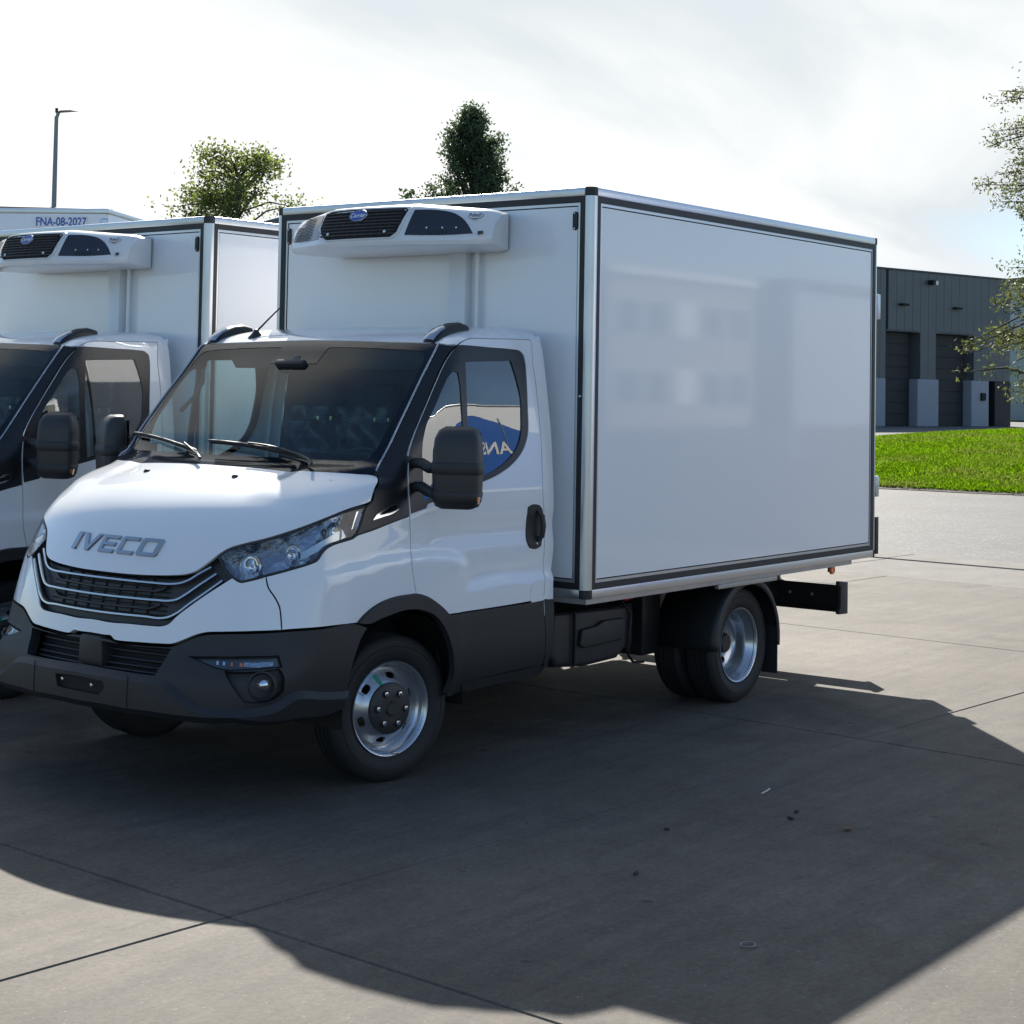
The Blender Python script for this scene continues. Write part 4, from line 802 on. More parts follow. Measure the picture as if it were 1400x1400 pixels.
for sgn in (1, -1):
    f = (lambda P: np.asarray(P, float)) if sgn > 0 else mirr
    # headlight: housing, two reflectors, indicator, clear lens
    hl = panel('headlight', f(TR['headlight']), 'lamp_bowl', truck, off=-.085, inset=.003, step=.022, skirt=-.080)
    O_ = TR['headlight']
    panel('lens', f(O_), 'lens', hl, off=-.003, inset=.006, skirt=0)
    ribbon('lens_seal', np.vstack([f(O_), f(O_)[:1]]), .010, .004, 'plastic', hl, off=-.004)
    def bowl(name, c, rad, depth, m, sq=1.0):
        c = np.array(c, float); n = normals(c[None])[0]; ax = Vector((.80, .52*sgn, .16)).normalized()
        pr = [(rad*math.sin(t)*1.0, -depth*math.cos(t)) for t in np.linspace(.12, math.pi/2, 10)]
        V, F = lathe_data(pr, 28, 'Z'); M = ax.to_track_quat('Z', 'Y').to_matrix()
        V = [tuple(Vector(c-n*.024)+M @ Vector((v[0]*sq, v[1], v[2]))) for v in V]; return obj(name, V, F, m, hl, angle=60)
    cs = f(TR['headlight']).mean(0)
    pA = f(np.array([[.800,.735,1.055]]))[0]; pB = f(np.array([[.655,.865,1.105]]))[0]; pC = f(np.array([[.46,.945,1.19]]))[0]; pD = f(np.array([[.33,.955,1.25]]))[0]
    bowl('reflector', pA, .060, .050, 'lens_inner', .85); bowl('reflector', pB, .050, .040, 'lens_inner', .8); bowl('reflector', pC, .052, .03, 'lens_inner', .7)
    for c in (pA, pB):
        n = normals(c[None])[0]; q = c-n*.05
        lathe('bulb', [(0,.018),(.012,.016),(.017,.006),(.015,-.01)], 'chrome', hl, 16, 'X', tuple(q))
    am = np.array([[.36,.95,1.20],[.33,.955,1.28],[.27,.96,1.30],[.29,.96,1.24]])
    panel('indicator', f(am), 'lens_inner', hl, off=-.02, inset=0, step=.02, skirt=.02)
    br = np.array([[.62,.88,1.08],[.62,.885,1.115],[.42,.95,1.205],[.40,.955,1.17]])
    panel('light_bar', f(br), 'satin_chrome', hl, off=-.018, inset=0, step=.02, skirt=.014)
holes_b = [half(TR['intake'])]
for sgn in (1, -1):
    f = (lambda P: np.asarray(P, float)) if sgn > 0 else mirr
    holes_b += [f(TR['pocket']), f(TR['drl_recess'])]
bumper = panel('bumper', half(TR['bumper']), 'plastic', truck, step=.026, inset=.002, skirt=.03, holes=holes_b, hole_skirt=.05)
lip = panel('bumper_lip', half(TR['lip']), 'plastic', bumper, off=.026, inset=.010, step=.026, skirt=.030, chamfer=.022, holes=[TR['plateslot']], hole_skirt=.022)
panel('plate_recess', TR['plateslot'], 'matte_black', bumper, off=.006, inset=-.004, skirt=0)
for y in (-.118, .085):
    lathe('plate_bolt', [(0,.010),(.007,.009),(.010,.004),(.010,-.004)], 'chrome', bumper, 14, 'X', (1.113, y, .503 if y < 0 else .498))
for y in (-.322, .322):
    ribbon('bumper_seam', np.array([(1.10,y,.412),(1.10,y,.47),(1.10,y,.52),(1.10,y,.556)]), .005, .003, 'matte_black', bumper, off=.0252)
panel('intake_back', half(TR['intake']), 'matte_black', bumper, off=-.085, inset=-.006, skirt=0)
for z in (.665, .640, .615, .590):
    yy = np.linspace(-.44, .44, 13); L_ = np.stack([XC(np.full(13, z))-DR(np.full(13, z))*(np.abs(yy)/.9)**2.2, yy, np.full(13, z)], -1)
    ribbon('intake_slat', L_, .010, .016, 'plastic', bumper, off=-.070)
prism('radar_cover', [(-.082,.575),(-.077,.690),(-.066,.705),(.066,.705),(.077,.690),(.082,.575)], 0, .95, 1.062, 'plastic_soft', bumper, .008)
for sgn in (1, -1):
    f = (lambda P: np.asarray(P, float)) if sgn > 0 else mirr
    panel('fog_pocket', f(TR['pocket']), 'plastic', bumper, off=-.030, inset=-.001, step=.018, skirt=-.030)
    dr = panel('running_light', f(TR['drl_recess']), 'matte_black', bumper, off=-.022, inset=-.001, step=.018, skirt=-.022)
    panel('lamp_body', f(TR['drl']), 'lamp_dark', dr, off=-.016, inset=.002, step=.014, skirt=.006)
    panel('lamp_lens', f(TR['drl']), 'lens', dr, off=-.006, inset=0, step=.014, skirt=.010)
    c0 = f(TR['drl'])
    for k, (t, mm, w) in enumerate(((.20,'lens_inner',.012),(.29,'lens_inner',.012),(.40,'amber',.010),(.53,'amber',.016),(.68,'lamp_bowl',.09),(.86,'lamp_bowl',.07))):
        c = np.array([.985+(.80-.985)*t**1.25, (.64+(.925-.64)*t**.82)*sgn, .647+.006*t])
        a = (1 if k < 4 else 2); d1 = np.array([-.62*w/1.0, .6*w*sgn, 0]); hh = .006 if k < 4 else .008
        panel('lamp_element', np.array([c-d1*.5-[0,0,hh], c+d1*.5-[0,0,hh], c+d1*.5+[0,0,hh], c-d1*.5+[0,0,hh]]), mm, dr, off=-.011, inset=0, step=.012, skirt=.004)
    fc = f(TR['fog'])[0]; ax = Vector((.80, .60*sgn, 0)).normalized(); M = ax.to_track_quat('Z', 'Y').to_matrix(); c3 = Vector(fc)-Vector(normals(fc[None])[0])*.028
    V, F = lathe_data([(.060,.0),(.064,.012),(.058,.015),(.050,.0),(.040,-.030)], 36, 'Z'); fb = obj('fog_bezel', [tuple(c3+M @ Vector(v)) for v in V], F, 'plastic_soft', bumper, angle=50)
    V, F = lathe_data([(.0,.004),(.012,.002),(.024,-.006),(.036,-.016)], 30, 'Z'); obj('fog_lamp', [tuple(c3+M @ Vector(v)) for v in V], F, 'lens_inner', fb, angle=60)
    V, F = lathe_data([(.0,.012),(.02,.009),(.034,.0),(.037,-.01)], 30, 'Z'); obj('fog_lens', [tuple(c3+M @ Vector(v)) for v in V], F, 'lens', fb, angle=60)

# ---- small things on the hood, windshield and roof
for sgn in (1, -1):
    c = np.array([[.492, .311*sgn, 1.418]]); D = c-CEN; D /= np.linalg.norm(D); q = on_shell(D)[0]; n = Vector(normals(q[None])[0]); M = n.to_track_quat('Z', 'Y').to_matrix()
    V, F = lathe_data([(0,.012),(.009,.011),(.015,.006),(.017,0),(.017,-.006)], 18, 'Z'); obj('washer_nozzle', [tuple(Vector(q)+M @ Vector(v)) for v in V], F, 'plastic', truck, angle=50)
def wiper(line, arm):
    P = spline(line, .03, False, 60); D = P-CEN; D /= np.linalg.norm(D, axis=1, keepdims=True); P = on_shell(D); Nn = normals(P)
    w = tube('wiper', [tuple(p+n*.026) for p, n in zip(P, Nn)], [.004]+[.0065]*(len(P)-2)+[.004], 'plastic', truck, 8)
    tube('wiper_rubber', [tuple(p+n*.010) for p, n in zip(P, Nn)], .003, 'rubber', w, 6, 2.2)
    A = spline(arm, .03, False, 60); D = A-CEN; D /= np.linalg.norm(D, axis=1, keepdims=True); A = on_shell(D); NA = normals(A); k = len(A)
    tube('wiper_arm', [tuple(p+n*(.042-.014*i/k)) for i, (p, n) in enumerate(zip(A, NA))], [.0045+.004*i/k for i in range(k)], 'plastic_soft', w, 8)
wiper(TR['wiper1'], TR['wiper1arm']); wiper(TR['wiper2'], TR['wiper2arm'])
def roof_lamp(sgn):
    # tapered dark housing with a clear lens in front
    st = [(-.352,.066,.010),(-.372,.076,.026),(-.42,.078,.042),(-.50,.070,.050),(-.58,.058,.044),(-.640,.042,.024)]
    V = []; k = 9; cy = .775
    for x, w, h in st:
        for j in range(k):
            a = math.pi*j/(k-1); yy = cy+(.0 if True else 0)+math.cos(a)*w*.62
            zb = 2.205-.055*(yy/.85)**2.4
            D = np.array([[x, yy, zb]])-CEN; D /= np.linalg.norm(D); b = on_shell(D)[0]
            V.append((x, yy*sgn, b[2]-.012+(math.sin(a)**.6)*(h+.012)))
    F = []
    for i in range(len(st)-1):
        for j in range(k-1): F.append((i*k+j, i*k+j+1, (i+1)*k+j+1, (i+1)*k+j))
    F += [tuple(range(k)), tuple((len(st)-1)*k+j for j in range(k))[::-1]]
    o = obj('clearance_lamp', V, F, 'plastic', truck, angle=50)
    bm = bmesh.new(); bm.from_mesh(o.data); bmesh.ops.recalc_face_normals(bm, faces=bm.faces); bm.to_mesh(o.data); bm.free()
    V2 = []; st2 = st[:4]
    for x, w, h in ((-.360,.060,.010),(-.376,.066,.026),(-.42,.064,.041),(-.455,.054,.045)):
        for j in range(k):
            a = math.pi*(.16+.68*j/(k-1)); yy = cy+math.cos(a)*w*.62; D = np.array([[x, yy, 2.2-.055*(yy/.85)**2.4]])-CEN; D /= np.linalg.norm(D); b = on_shell(D)[0]
            V2.append((x+.010, yy*sgn, b[2]+.004+(math.sin(a)**.6)*(h)))
    F2 = [(i*k+j, i*k+j+1, (i+1)*k+j+1, (i+1)*k+j) for i in range(3) for j in range(k-1)]
    l = obj('lamp_lens', V2, F2, 'lamp_lens_clear', o, angle=60)
    bm = bmesh.new(); bm.from_mesh(l.data); bmesh.ops.recalc_face_normals(bm, faces=bm.faces); bm.to_mesh(l.data); bm.free()
mat('lamp_lens_clear', (.34,.38,.44), .12, metal=.5, coat=1)
roof_lamp(1); roof_lamp(-1)
ant = lathe('antenna', [(.0,.045),(.010,.042),(.020,.025),(.040,.004),(.046,-.006)], 'plastic', truck, 20, 'Z', (-.42,-.50,2.107))
tube('antenna_rod', [(-.425,-.50,2.14),(-.50,-.50,2.20),(-.61,-.50,2.285)], [.006,.005,.004], 'plastic', ant, 8)
# ---- mirrors
def mirror_unit(sgn):
    def turn(V, a=R(24)):
        out = []
        for x, y, z in V:
            u, v = x+.06, y*sgn-1.215; out.append((-.06+u*math.cos(a)-v*math.sin(a), (1.215+u*math.sin(a)+v*math.cos(a))*sgn, z))
        return out
    # head: stacked rounded sections
    secs = [(1.292,.072,.040,.010),(1.305,.100,.062,.004),(1.36,.112,.076,.0),(1.46,.115,.084,-.002),(1.56,.113,.084,-.004),(1.62,.106,.076,-.006),(1.655,.090,.057,-.010),(1.672,.064,.032,-.016)]
    V = []; k = 24; cy = 1.215
    for z, w, dp, sh in secs:
        for j in range(k):
            a = 2*math.pi*j/k; c, s = math.cos(a), math.sin(a); e = .42
            V.append((-.06+sh+math.copysign(abs(s)**e, s)*dp*(1 if s > 0 else .55), (cy+math.copysign(abs(c)**e, c)*w)*sgn, z))
    F = [(i*k+j, i*k+(j+1) % k, (i+1)*k+(j+1) % k, (i+1)*k+j) for i in range(len(secs)-1) for j in range(k)]
    F += [tuple(range(k))[::-1], tuple((len(secs)-1)*k+j for j in range(k))]
    o = obj('side_mirror', turn(V), F, 'plastic_soft', truck, angle=55)
    bm = bmesh.new(); bm.from_mesh(o.data); bmesh.ops.recalc_face_normals(bm, faces=bm.faces); bm.to_mesh(o.data); bm.free()
    gV = turn([(-.1125, (1.215+q*.092)*sgn, z) for q, z in ((-1,1.43),(1,1.43),(1,1.645),(-1,1.645))]); obj('mirror_glass', gV+[(x-.004, y, z) for x, y, z in gV], [(0,1,2,3),(7,6,5,4)], 'chrome', o)
    for z0, z1, rr in ((1.475,1.490,.030),(1.365,1.352,.030)):
        tube('mirror_arm', [(-.045,.955*sgn,z0+.02),(-.04,1.01*sgn,z0+.02),(-.035,1.06*sgn,z0),(-.035,1.13*sgn,z1-.01),(-.035,1.28*sgn,z1-.012)], [rr*.9,rr,rr*1.0,rr*.95,rr*.85], 'plastic_soft', o, 12, .85)
    # bands round the head where the arms clasp it
    for zc in (1.480, 1.345):
        Vb = []
        for z, g in ((zc-.028,.001),(zc-.022,.0045),(zc+.022,.0045),(zc+.028,.001)):
            for j in range(k):
                a = 2*math.pi*j/k; c, s = math.cos(a), math.sin(a); e = .42
                w = np.interp(z, [q[0] for q in secs], [q[1] for q in secs]); dp = np.interp(z, [q[0] for q in secs], [q[2] for q in secs]); sh = np.interp(z, [q[0] for q in secs], [q[3] for q in secs])
                Vb.append((-.06+sh+math.copysign(abs(s)**e, s)*(dp+g)*(1 if s > 0 else .55), (cy+math.copysign(abs(c)**e, c)*(w+g))*sgn, z))
        Fb = [(i*k+j, i*k+(j+1) % k, (i+1)*k+(j+1) % k, (i+1)*k+j) for i in range(3) for j in range(k)]
        b = obj('mirror_band', turn(Vb), Fb, 'plastic', o, angle=50)
        bm = bmesh.new(); bm.from_mesh(b.data); bmesh.ops.recalc_face_normals(bm, faces=bm.faces); bm.to_mesh(b.data); bm.free()
    # indicator on the outer lower corner
    for nm, z0, z1, a0, a1, mm, g in (('indicator', 1.318, 1.350, .02, 1.05, 'lens_inner', .004), ('indicator_bulb', 1.325, 1.345, .20, .50, 'amber', .0055)):
        Vi = []; kk = 12
        for z in np.linspace(z0, z1, 4):
            for j in range(kk):
                a = a0+(a1-a0)*j/(kk-1); c, s = math.cos(a), math.sin(a); e = .42
                w = np.interp(z, [q[0] for q in secs], [q[1] for q in secs]); dp = np.interp(z, [q[0] for q in secs], [q[2] for q in secs])
                Vi.append((-.06+math.copysign(abs(s)**e, s)*(dp+g)*(1 if s > 0 else .55), (cy+math.copysign(abs(c)**e, c)*(w+g))*sgn, z+(.006*j/kk)))
        Fi = [(i*kk+j, i*kk+j+1, (i+1)*kk+j+1, (i+1)*kk+j) for i in range(3) for j in range(kk-1)]
        b = obj(nm, turn(Vi), Fi, mm, o, angle=60)
        bm = bmesh.new(); bm.from_mesh(b.data); bmesh.ops.recalc_face_normals(bm, faces=bm.faces); bm.to_mesh(b.data); bm.free()
    box('mirror_foot', (-.10,.90*sgn if sgn > 0 else -.965,1.33), (.02,.965*sgn if sgn > 0 else -.90,1.53), 'plastic', o, .015)
mirror_unit(1); mirror_unit(-1)

# ---- cab inside
bay = box('engine_bay', (-.05,-.64,.40), (.74,.64,.98), 'matte_black', truck)
box('cab_floor', (-1.08,-.93,.50), (-.42,.93,.98), 'matte_black', truck)
box('footwell', (-.43,-.66,.50), (-.04,.66,1.05), 'matte_black', truck)
prism('rear_wall', [(-.97,.72),(-.97,1.35),(-.90,1.9),(-.85,2.08),(-.6,2.15),(.6,2.15),(.85,2.08),(.90,1.9),(.97,1.35),(.97,.72)], 0, -1.10, -1.075, 'interior_grey', truck)
prism('rear_panel', [(-.985,.46),(-.985,1.35),(-.92,1.9),(-.86,2.1),(-.6,2.17),(.6,2.17),(.86,2.1),(.92,1.9),(.985,1.35),(.985,.46)], 0, -1.125, -1.102, 'paint', truck, .006)
dash = prism('dashboard', [(.22,1.02),(.20,1.40),(.02,1.455),(-.20,1.45),(-.30,1.38),(-.30,1.02)], 1, -.86, .86, 'interior', truck, .02)
prism('instrument_hood', [(-.14,1.44),(-.10,1.52),(-.24,1.53),(-.31,1.45)], 1, .22, .60, 'interior', dash, .012)
Mw = Matrix.Translation((-.40,.41,1.36)) @ Matrix.Rotation(R(-62), 4, 'Y')
tor = [Mw @ Vector((math.cos(a)*.2, math.sin(a)*.2, 0)) for a in np.linspace(0, 2*math.pi, 33)]
sw = tube('steering_wheel', tor, .016, 'interior', truck, 10)
V, F = lathe_data([(0,.03),(.06,.028),(.075,.0),(.06,-.03)], 20, 'Z'); obj('steering_hub', [tuple(Mw @ Vector(v)) for v in V], F, 'interior', sw, angle=50)
for a in (R(0), R(180), R(270)):
    tube('spoke', [Mw @ Vector((0,0,0)), Mw @ Vector((math.cos(a)*.2, math.sin(a)*.2, 0))], .014, 'interior', sw, 8)
tube('steering_column', [Mw @ Vector((0,0,-.02)), Mw @ Vector((0,0,-.3))], .035, 'interior', sw, 10)
def film_sheet(name, cx, cy, w, z0, z1, parent, seed):
    r2 = np.random.default_rng(seed); n, m_ = 16, 18; V = []; ph = r2.uniform(0, 6, 6)
    for i in range(m_):
        for j in range(n):
            u, v = j/(n-1)-.5, i/(m_-1)
            bul = .05*math.cos(u*2.6)+.02*math.sin(9*u+ph[0]+5*v)+.015*math.sin(17*u+ph[1]-8*v)+.012*math.sin(23*v+ph[2]+6*u)
            V.append((cx+.02+bul-.10*v+r2.normal(0, .004), cy+u*w*(1-.25*v*v)+.01*math.sin(11*v+ph[3]), z0+(z1-z0)*v))
    return obj(name, V, [(i*n+j, i*n+j+1, (i+1)*n+j+1, (i+1)*n+j) for i in range(m_-1) for j in range(n-1)], 'film', parent, smooth=True)
for sx, (y0, y1) in enumerate(((.18,.68),(-.30,.10),(-.74,-.32))):
    st_ = box('seat', (-.98,y0,.95), (-.52,y1,1.12), 'seat_fabric', truck, .04, 3)
    bk = box('backrest', (-1.00,y0+.01,1.08), (-.87,y1-.01,1.66), 'seat_fabric', st_, .05, 3, rot=Matrix.Rotation(R(-9), 3, 'Y'))
    ym = (y0+y1)/2
    box('headrest', (-1.04,ym-.12,1.68), (-.95,ym+.12,1.87), 'seat_fabric', st_, .035, 3)
    for q in (-.05, .05): tube('headrest_post', [(-1.0,ym+q,1.62),(-1.0,ym+q,1.72)], .007, 'chrome', st_, 6)
    film_sheet('plastic_cover', -.80, ym, y1-y0+.02, 1.10, 1.74, st_, 11+sx)
for sgn in (1, -1):
    tube('grab_handle', [(-.18,.82*sgn,1.70),(-.25,.79*sgn,1.78),(-.30,.78*sgn,1.86),(-.32,.80*sgn,1.93)], .012, 'interior_grey', truck, 8)
    prism('door_card', [(-1.02,.78),(-1.02,1.36),(-.75,1.36),(-.45,1.33),(-.10,1.30),(-.10,.98),(-.40,.9)], 1, .905*sgn if sgn > 0 else -.925, .925*sgn if sgn > 0 else -.905, 'interior', truck)
prism('headliner', [(-.40,2.05),(-.50,2.085),(-.75,2.12),(-1.07,2.13),(-1.07,2.11),(-.5,2.06)], 1, -.80, .80, 'interior_grey', truck)
box('sun_visor', (-.44,.12,1.93), (-.425,.70,2.06), 'interior_grey', truck, .006, rot=Matrix.Rotation(R(38), 3, 'Y'))
box('sun_visor', (-.44,-.70,1.93), (-.425,-.12,2.06), 'interior_grey', truck, .006, rot=Matrix.Rotation(R(38), 3, 'Y'))

# ---- wheels
def tyre_profile(w, r):
    h = w/2; P = [(.205,-h*.62),(.222,-h*.80),(.25,-h*.95),(.28,-h*1.0),(.305,-h*.97),(.325,-h*.90),(r-.008,-h*.80),(r-.002,-h*.70)]
    for g in (-.5,-.17,.17,.5):
        P += [(r,h*(g-.085)),(r-.008,h*(g-.065)),(r-.008,h*(g+.065)),(r,h*(g+.085))]
    P += [(r-.002,h*.70),(r-.008,h*.80),(.325,h*.90),(.305,h*.97),(.296,h*.99),(.294,h*.965),(.290,h*.965),(.288,h*.995),(.28,h*1.0),(.25,h*.95),(.246,h*.925),(.242,h*.925),(.238,h*.90),(.222,h*.80),(.205,h*.62)]
    return P
def disc_mesh(r0, r1, fz, nslot, slot_r, slot_w, slot_h, ph=0.):
    """dished disc with oval slots; fz(r) is the height along the axle"""
    A = np.linspace(0, 2*np.pi, 72, endpoint=False); loops = [np.stack([np.cos(A)*r1, np.sin(A)*r1], -1), np.stack([np.cos(A)*r0, np.sin(A)*r0], -1)]
    for k in range(nslot):
        a0 = ph+2*np.pi*k/nslot; t = np.linspace(0, 2*np.pi, 18, endpoint=False)
        rr = slot_r+np.sign(np.sin(t))*np.abs(np.sin(t))**.7*slot_h; aa = a0+np.sign(np.cos(t))*np.abs(np.cos(t))**.7*slot_w
        loops.append(np.stack([np.cos(aa)*rr, np.sin(aa)*rr], -1))
    V2, T, idx = triangulate(loops, .016)
    r = np.linalg.norm(V2, axis=1); h = fz(r); V = [(p[0], hh, p[1]) for p, hh in zip(V2, h)]; F = [tuple(t) for t in T]
    for ix in idx[2:]:
        o0 = len(V); n = len(ix); V += [V[i] for i in ix]; V += [(V[i][0], V[i][1]-.012, V[i][2]) for i in ix]
        F += [(o0+i, o0+(i+1) % n, o0+n+(i+1) % n, o0+n+i) for i in range(n)]
    return V, F
def wheel(name, loc, outward, dual=False, steer=0.):
    """outward=+1: face towards +Y"""
    root = empty(name, loc); root.parent = truck; root.rotation_euler = (0, 0, steer if outward > 0 else steer+math.pi)
    T = .195
    for k, y0 in enumerate((0.,) if not dual else (0., -.225)):
        ty = lathe('tyre', [(r, h+y0-.075) for r, h in tyre_profile(T, .343)], 'rubber', root, 72)
    if not dual:
        rim = lathe('rim', [(.2205,.012),(.2225,.006),(.2205,-.002),(.210,-.006),(.203,-.012),(.200,-.030),(.186,-.040),(.180,-.052),(.178,-.15)], 'steel_paint', root, 72)
        lathe('rim_barrel', [(.2205,.012),(.214,.010),(.206,-.002)], 'steel_paint', rim, 72)
        V, F = disc_mesh(.095, .181, lambda r: np.interp(r, [.09,.10,.12,.150,.170,.182], [.004,.004,-.004,-.030,-.048,-.052]), 6, .150, .165, .0135, R(99))
        obj('rim_disc', V, F, 'steel_paint', rim, angle=40)
        hub = lathe('hub_cover', [(0,.026),(.028,.026),(.032,.020),(.036,.016),(.064,.016),(.104,.012),(.119,.004),(.121,-.004),(.119,-.010)], 'plastic_soft', root, 48)
        for i in range(6):
            a = R(4)+2*math.pi*i/6; c = (math.cos(a)*.0815, .0, math.sin(a)*.0775)
            lathe('nut_cup', [(.018,.017),(.0165,.0185),(.0145,.0165)], 'matte_black', hub, 20, 'Y', c)
            lathe('wheel_nut', [(0,.034),(.006,.034),(.0075,.031),(.0075,.027),(.0125,.026),(.0135,.014)], 'chrome', hub, 6, 'Y', c, 30)
        if outward > 0:
            a = R(68); t_ = Vector((math.cos(a), 0, math.sin(a))); s_ = Vector((-math.sin(a), 0, math.cos(a)))
            fz = lambda r: float(np.interp(r, [.09,.10,.12,.150,.170,.182], [.004,.004,-.004,-.030,-.048,-.052]))
            V = []
            for r in np.linspace(.116,.168,6):
                for q in (-.0095,.0095): V.append(tuple(t_*r+s_*q+Vector((0, fz(r)+.0012, 0))))
            obj('tape_mark', V, [(2*i,2*i+1,2*i+3,2*i+2) for i in range(5)], 'green_tape', rim)
            a = R(28); tube('valve', [(math.cos(a)*.20,-.012,math.sin(a)*.20),(math.cos(a)*.168,-.006,math.sin(a)*.168)], .0035, 'satin_chrome', rim, 6)
            a = R(262); box('balance_weight', (math.cos(a)*.214-.016,.006,math.sin(a)*.214-.005), (math.cos(a)*.214+.016,.014,math.sin(a)*.214+.005), 'satin_chrome', rim, .002)
    else:
        rim = lathe('rim', [(.2205,.012),(.2225,.006),(.2205,-.002),(.211,-.006),(.204,-.012),(.199,-.030),(.188,-.040),(.180,-.060),(.178,-.095),(.174,-.118),(.165,-.128)], 'steel_paint', root, 72)
        lathe('rim_barrel', [(.2205,.012),(.214,.010),(.206,-.002)], 'steel_paint', rim, 72)
        V, F = disc_mesh(.06, .166, lambda r: np.interp(r, [.05,.10,.13,.155,.166], [-.150,-.150,-.146,-.134,-.128]), 6, .132, .20, .016, R(0))
        obj('rim_disc', V, F, 'steel_paint', rim, angle=40)
        hub = lathe('axle_hub', [(0,-.075),(.05,-.075),(.058,-.085),(.062,-.15)], 'chassis', root, 32)
        for i in range(6):
            a = R(30)+2*math.pi*i/6; c = (math.cos(a)*.088, 0, math.sin(a)*.088)
            lathe('wheel_nut', [(0,-.118),(.008,-.118),(.011,-.122),(.012,-.15)], 'satin_chrome', hub, 6, 'Y', c, 30)
    return root
WB = 2.983
wheel('front_wheel', (0,.875,.342), 1, steer=R(-11.5)); wheel('front_wheel', (0,-.875,.342), -1, steer=R(-11.5))
wheel('rear_wheel', (-WB,1.035,.342), 1, True); wheel('rear_wheel', (-WB,-1.035,.342), -1, True)
for sgn in (1, -1):
    # wheel housing over the front wheel
    pr = [(.43*math.cos(a)+.02, .36+.43*math.sin(a)) for a in np.linspace(-.1, math.pi+.1, 24)]
    V = []; F = []
    for x, z in pr:
        for y in (.64, .985): V.append((x, y*sgn, z))
    F = [(2*i, 2*i+1, 2*i+3, 2*i+2) for i in range(len(pr)-1)]
    wh = obj('wheel_housing', V, F, 'matte_black', truck, smooth=True)
    V = [(x, .645*sgn, z) for x, z in pr]; obj('housing_wall', V, [tuple(range(len(V)))], 'matte_black', wh)
    tube('housing_rib', [(-.26,.86*sgn,.76),(-.35,.86*sgn,.62),(-.385,.86*sgn,.45),(-.38,.86*sgn,.33)], .012, 'plastic', wh, 6)
    # rear mudguard and flap
    mg = [(-WB+.40*math.cos(a), .36+.395*math.sin(a)) for a in np.linspace(R(-2), R(188), 30)]
    V = []; F = []
    prof = [(.70,-.004),(1.075,0.),(1.105,-.004),(1.115,-.018),(1.115,-.05)]
    for i, (x, z) in enumerate(mg):
        dx, dz = (x+WB)/.40, (z-.36)/.395
        for y, g in prof: V.append((x+dx*g, y*sgn, z+dz*g))
    kq = len(prof); F = [(i*kq+j, i*kq+j+1, (i+1)*kq+j+1, (i+1)*kq+j) for i in range(len(mg)-1) for j in range(kq-1)]
    mgo = obj('mudguard', V, F, 'plastic', truck, angle=50)
    so_ = mgo.modifiers.new('thickness', 'SOLIDIFY'); so_.thickness = .004
    box('mud_flap', (-WB-.40,.74 if sgn > 0 else -1.09,.13), (-WB-.388,1.09 if sgn > 0 else -.74,.42), 'rubber', mgo, .002)

# ---- chassis
cf = empty('chassis_frame'); cf.parent = truck
for sgn in (1, -1):
    y0 = .40*sgn
    box('frame_rail', (-4.55,min(y0,y0+.06*sgn),.50), (.6,max(y0,y0+.06*sgn),.68), 'chassis', cf, .006)
for x in (-1.5,-2.3,-3.6,-4.4): box('cross_member', (x-.05,-.40,.53), (x+.05,.40,.64), 'chassis', cf, .006)
lathe('rear_axle', [(.05,-.75),(.06,-.2),(.13,-.13),(.15,0),(.13,.13),(.06,.2),(.05,.75)], 'chassis', cf, 24, 'Y', (-WB,0,.34))
tube('drive_shaft', [(-.9,0,.5),(-WB+.1,0,.36)], .045, 'chassis', cf, 12)
for sgn in (1, -1):
    for i in range(3): tube('leaf_spring', [(-WB+.6-.1*i,.50*sgn,.50-.012*i),(-WB,.50*sgn,.40-.014*i),(-WB-.6+.1*i,.50*sgn,.52-.012*i)], .032, 'chassis', cf, 8, .3)
    tube('shock_absorber', [(-WB+.18,.46*sgn,.28),(-WB+.42,.46*sgn,.62)], .03, 'chassis', cf, 10)
tank = prism('fuel_tank', [(-1.32,.42),(-1.36,.37),(-1.62,.345),(-1.95,.355),(-2.03,.40),(-2.06,.47),(-2.05,.64),(-1.34,.66)], 1, .48, .86, 'plastic', truck, .03, 3)
prism('tank_bulge', [(-1.55,.47),(-1.60,.45),(-1.95,.46),(-1.99,.50),(-1.98,.58),(-1.78,.585),(-1.70,.56),(-1.57,.555)], 1, .855, .885, 'plastic', tank, .012, 3)
tube('tank_strap', [(-1.50,.875,.66),(-1.50,.875,.37)], .012, 'chassis', tank, 6, .4)
tube('cable', [(-2.06,.80,.66),(-2.08,.86,.60),(-2.07,.86,.48),(-2.10,.83,.36),(-2.20,.80,.30),(-2.34,.78,.285)], .008, 'rubber', truck, 8)
tube('cable', [(-2.02,.82,.68),(-2.05,.88,.60),(-2.04,.87,.46),(-2.07,.84,.38)], .006, 'rubber', truck, 8)
hc_ = tube('hose_coupling', [(-1.86,.92,.715),(-1.92,.93,.700),(-1.96,.93,.705)], .017, 'red_plastic', truck, 10)
tube('coupling_collar', [(-1.96,.93,.706),(-2.02,.93,.725)], .018, 'blue_plastic', hc_, 10)
box('battery_box', (-2.35,.44,.36), (-2.12,.70,.62), 'chassis', truck, .02)
tube('exhaust', [(-.6,-.35,.42),(-1.5,-.35,.40),(-2.2,-.35,.42)], .06, 'galv', truck, 14)
# inner dark apron between tank and rear wheels
box('inner_apron', (-2.62,.30,.30), (-2.42,.72,.68), 'chassis', truck, .02)
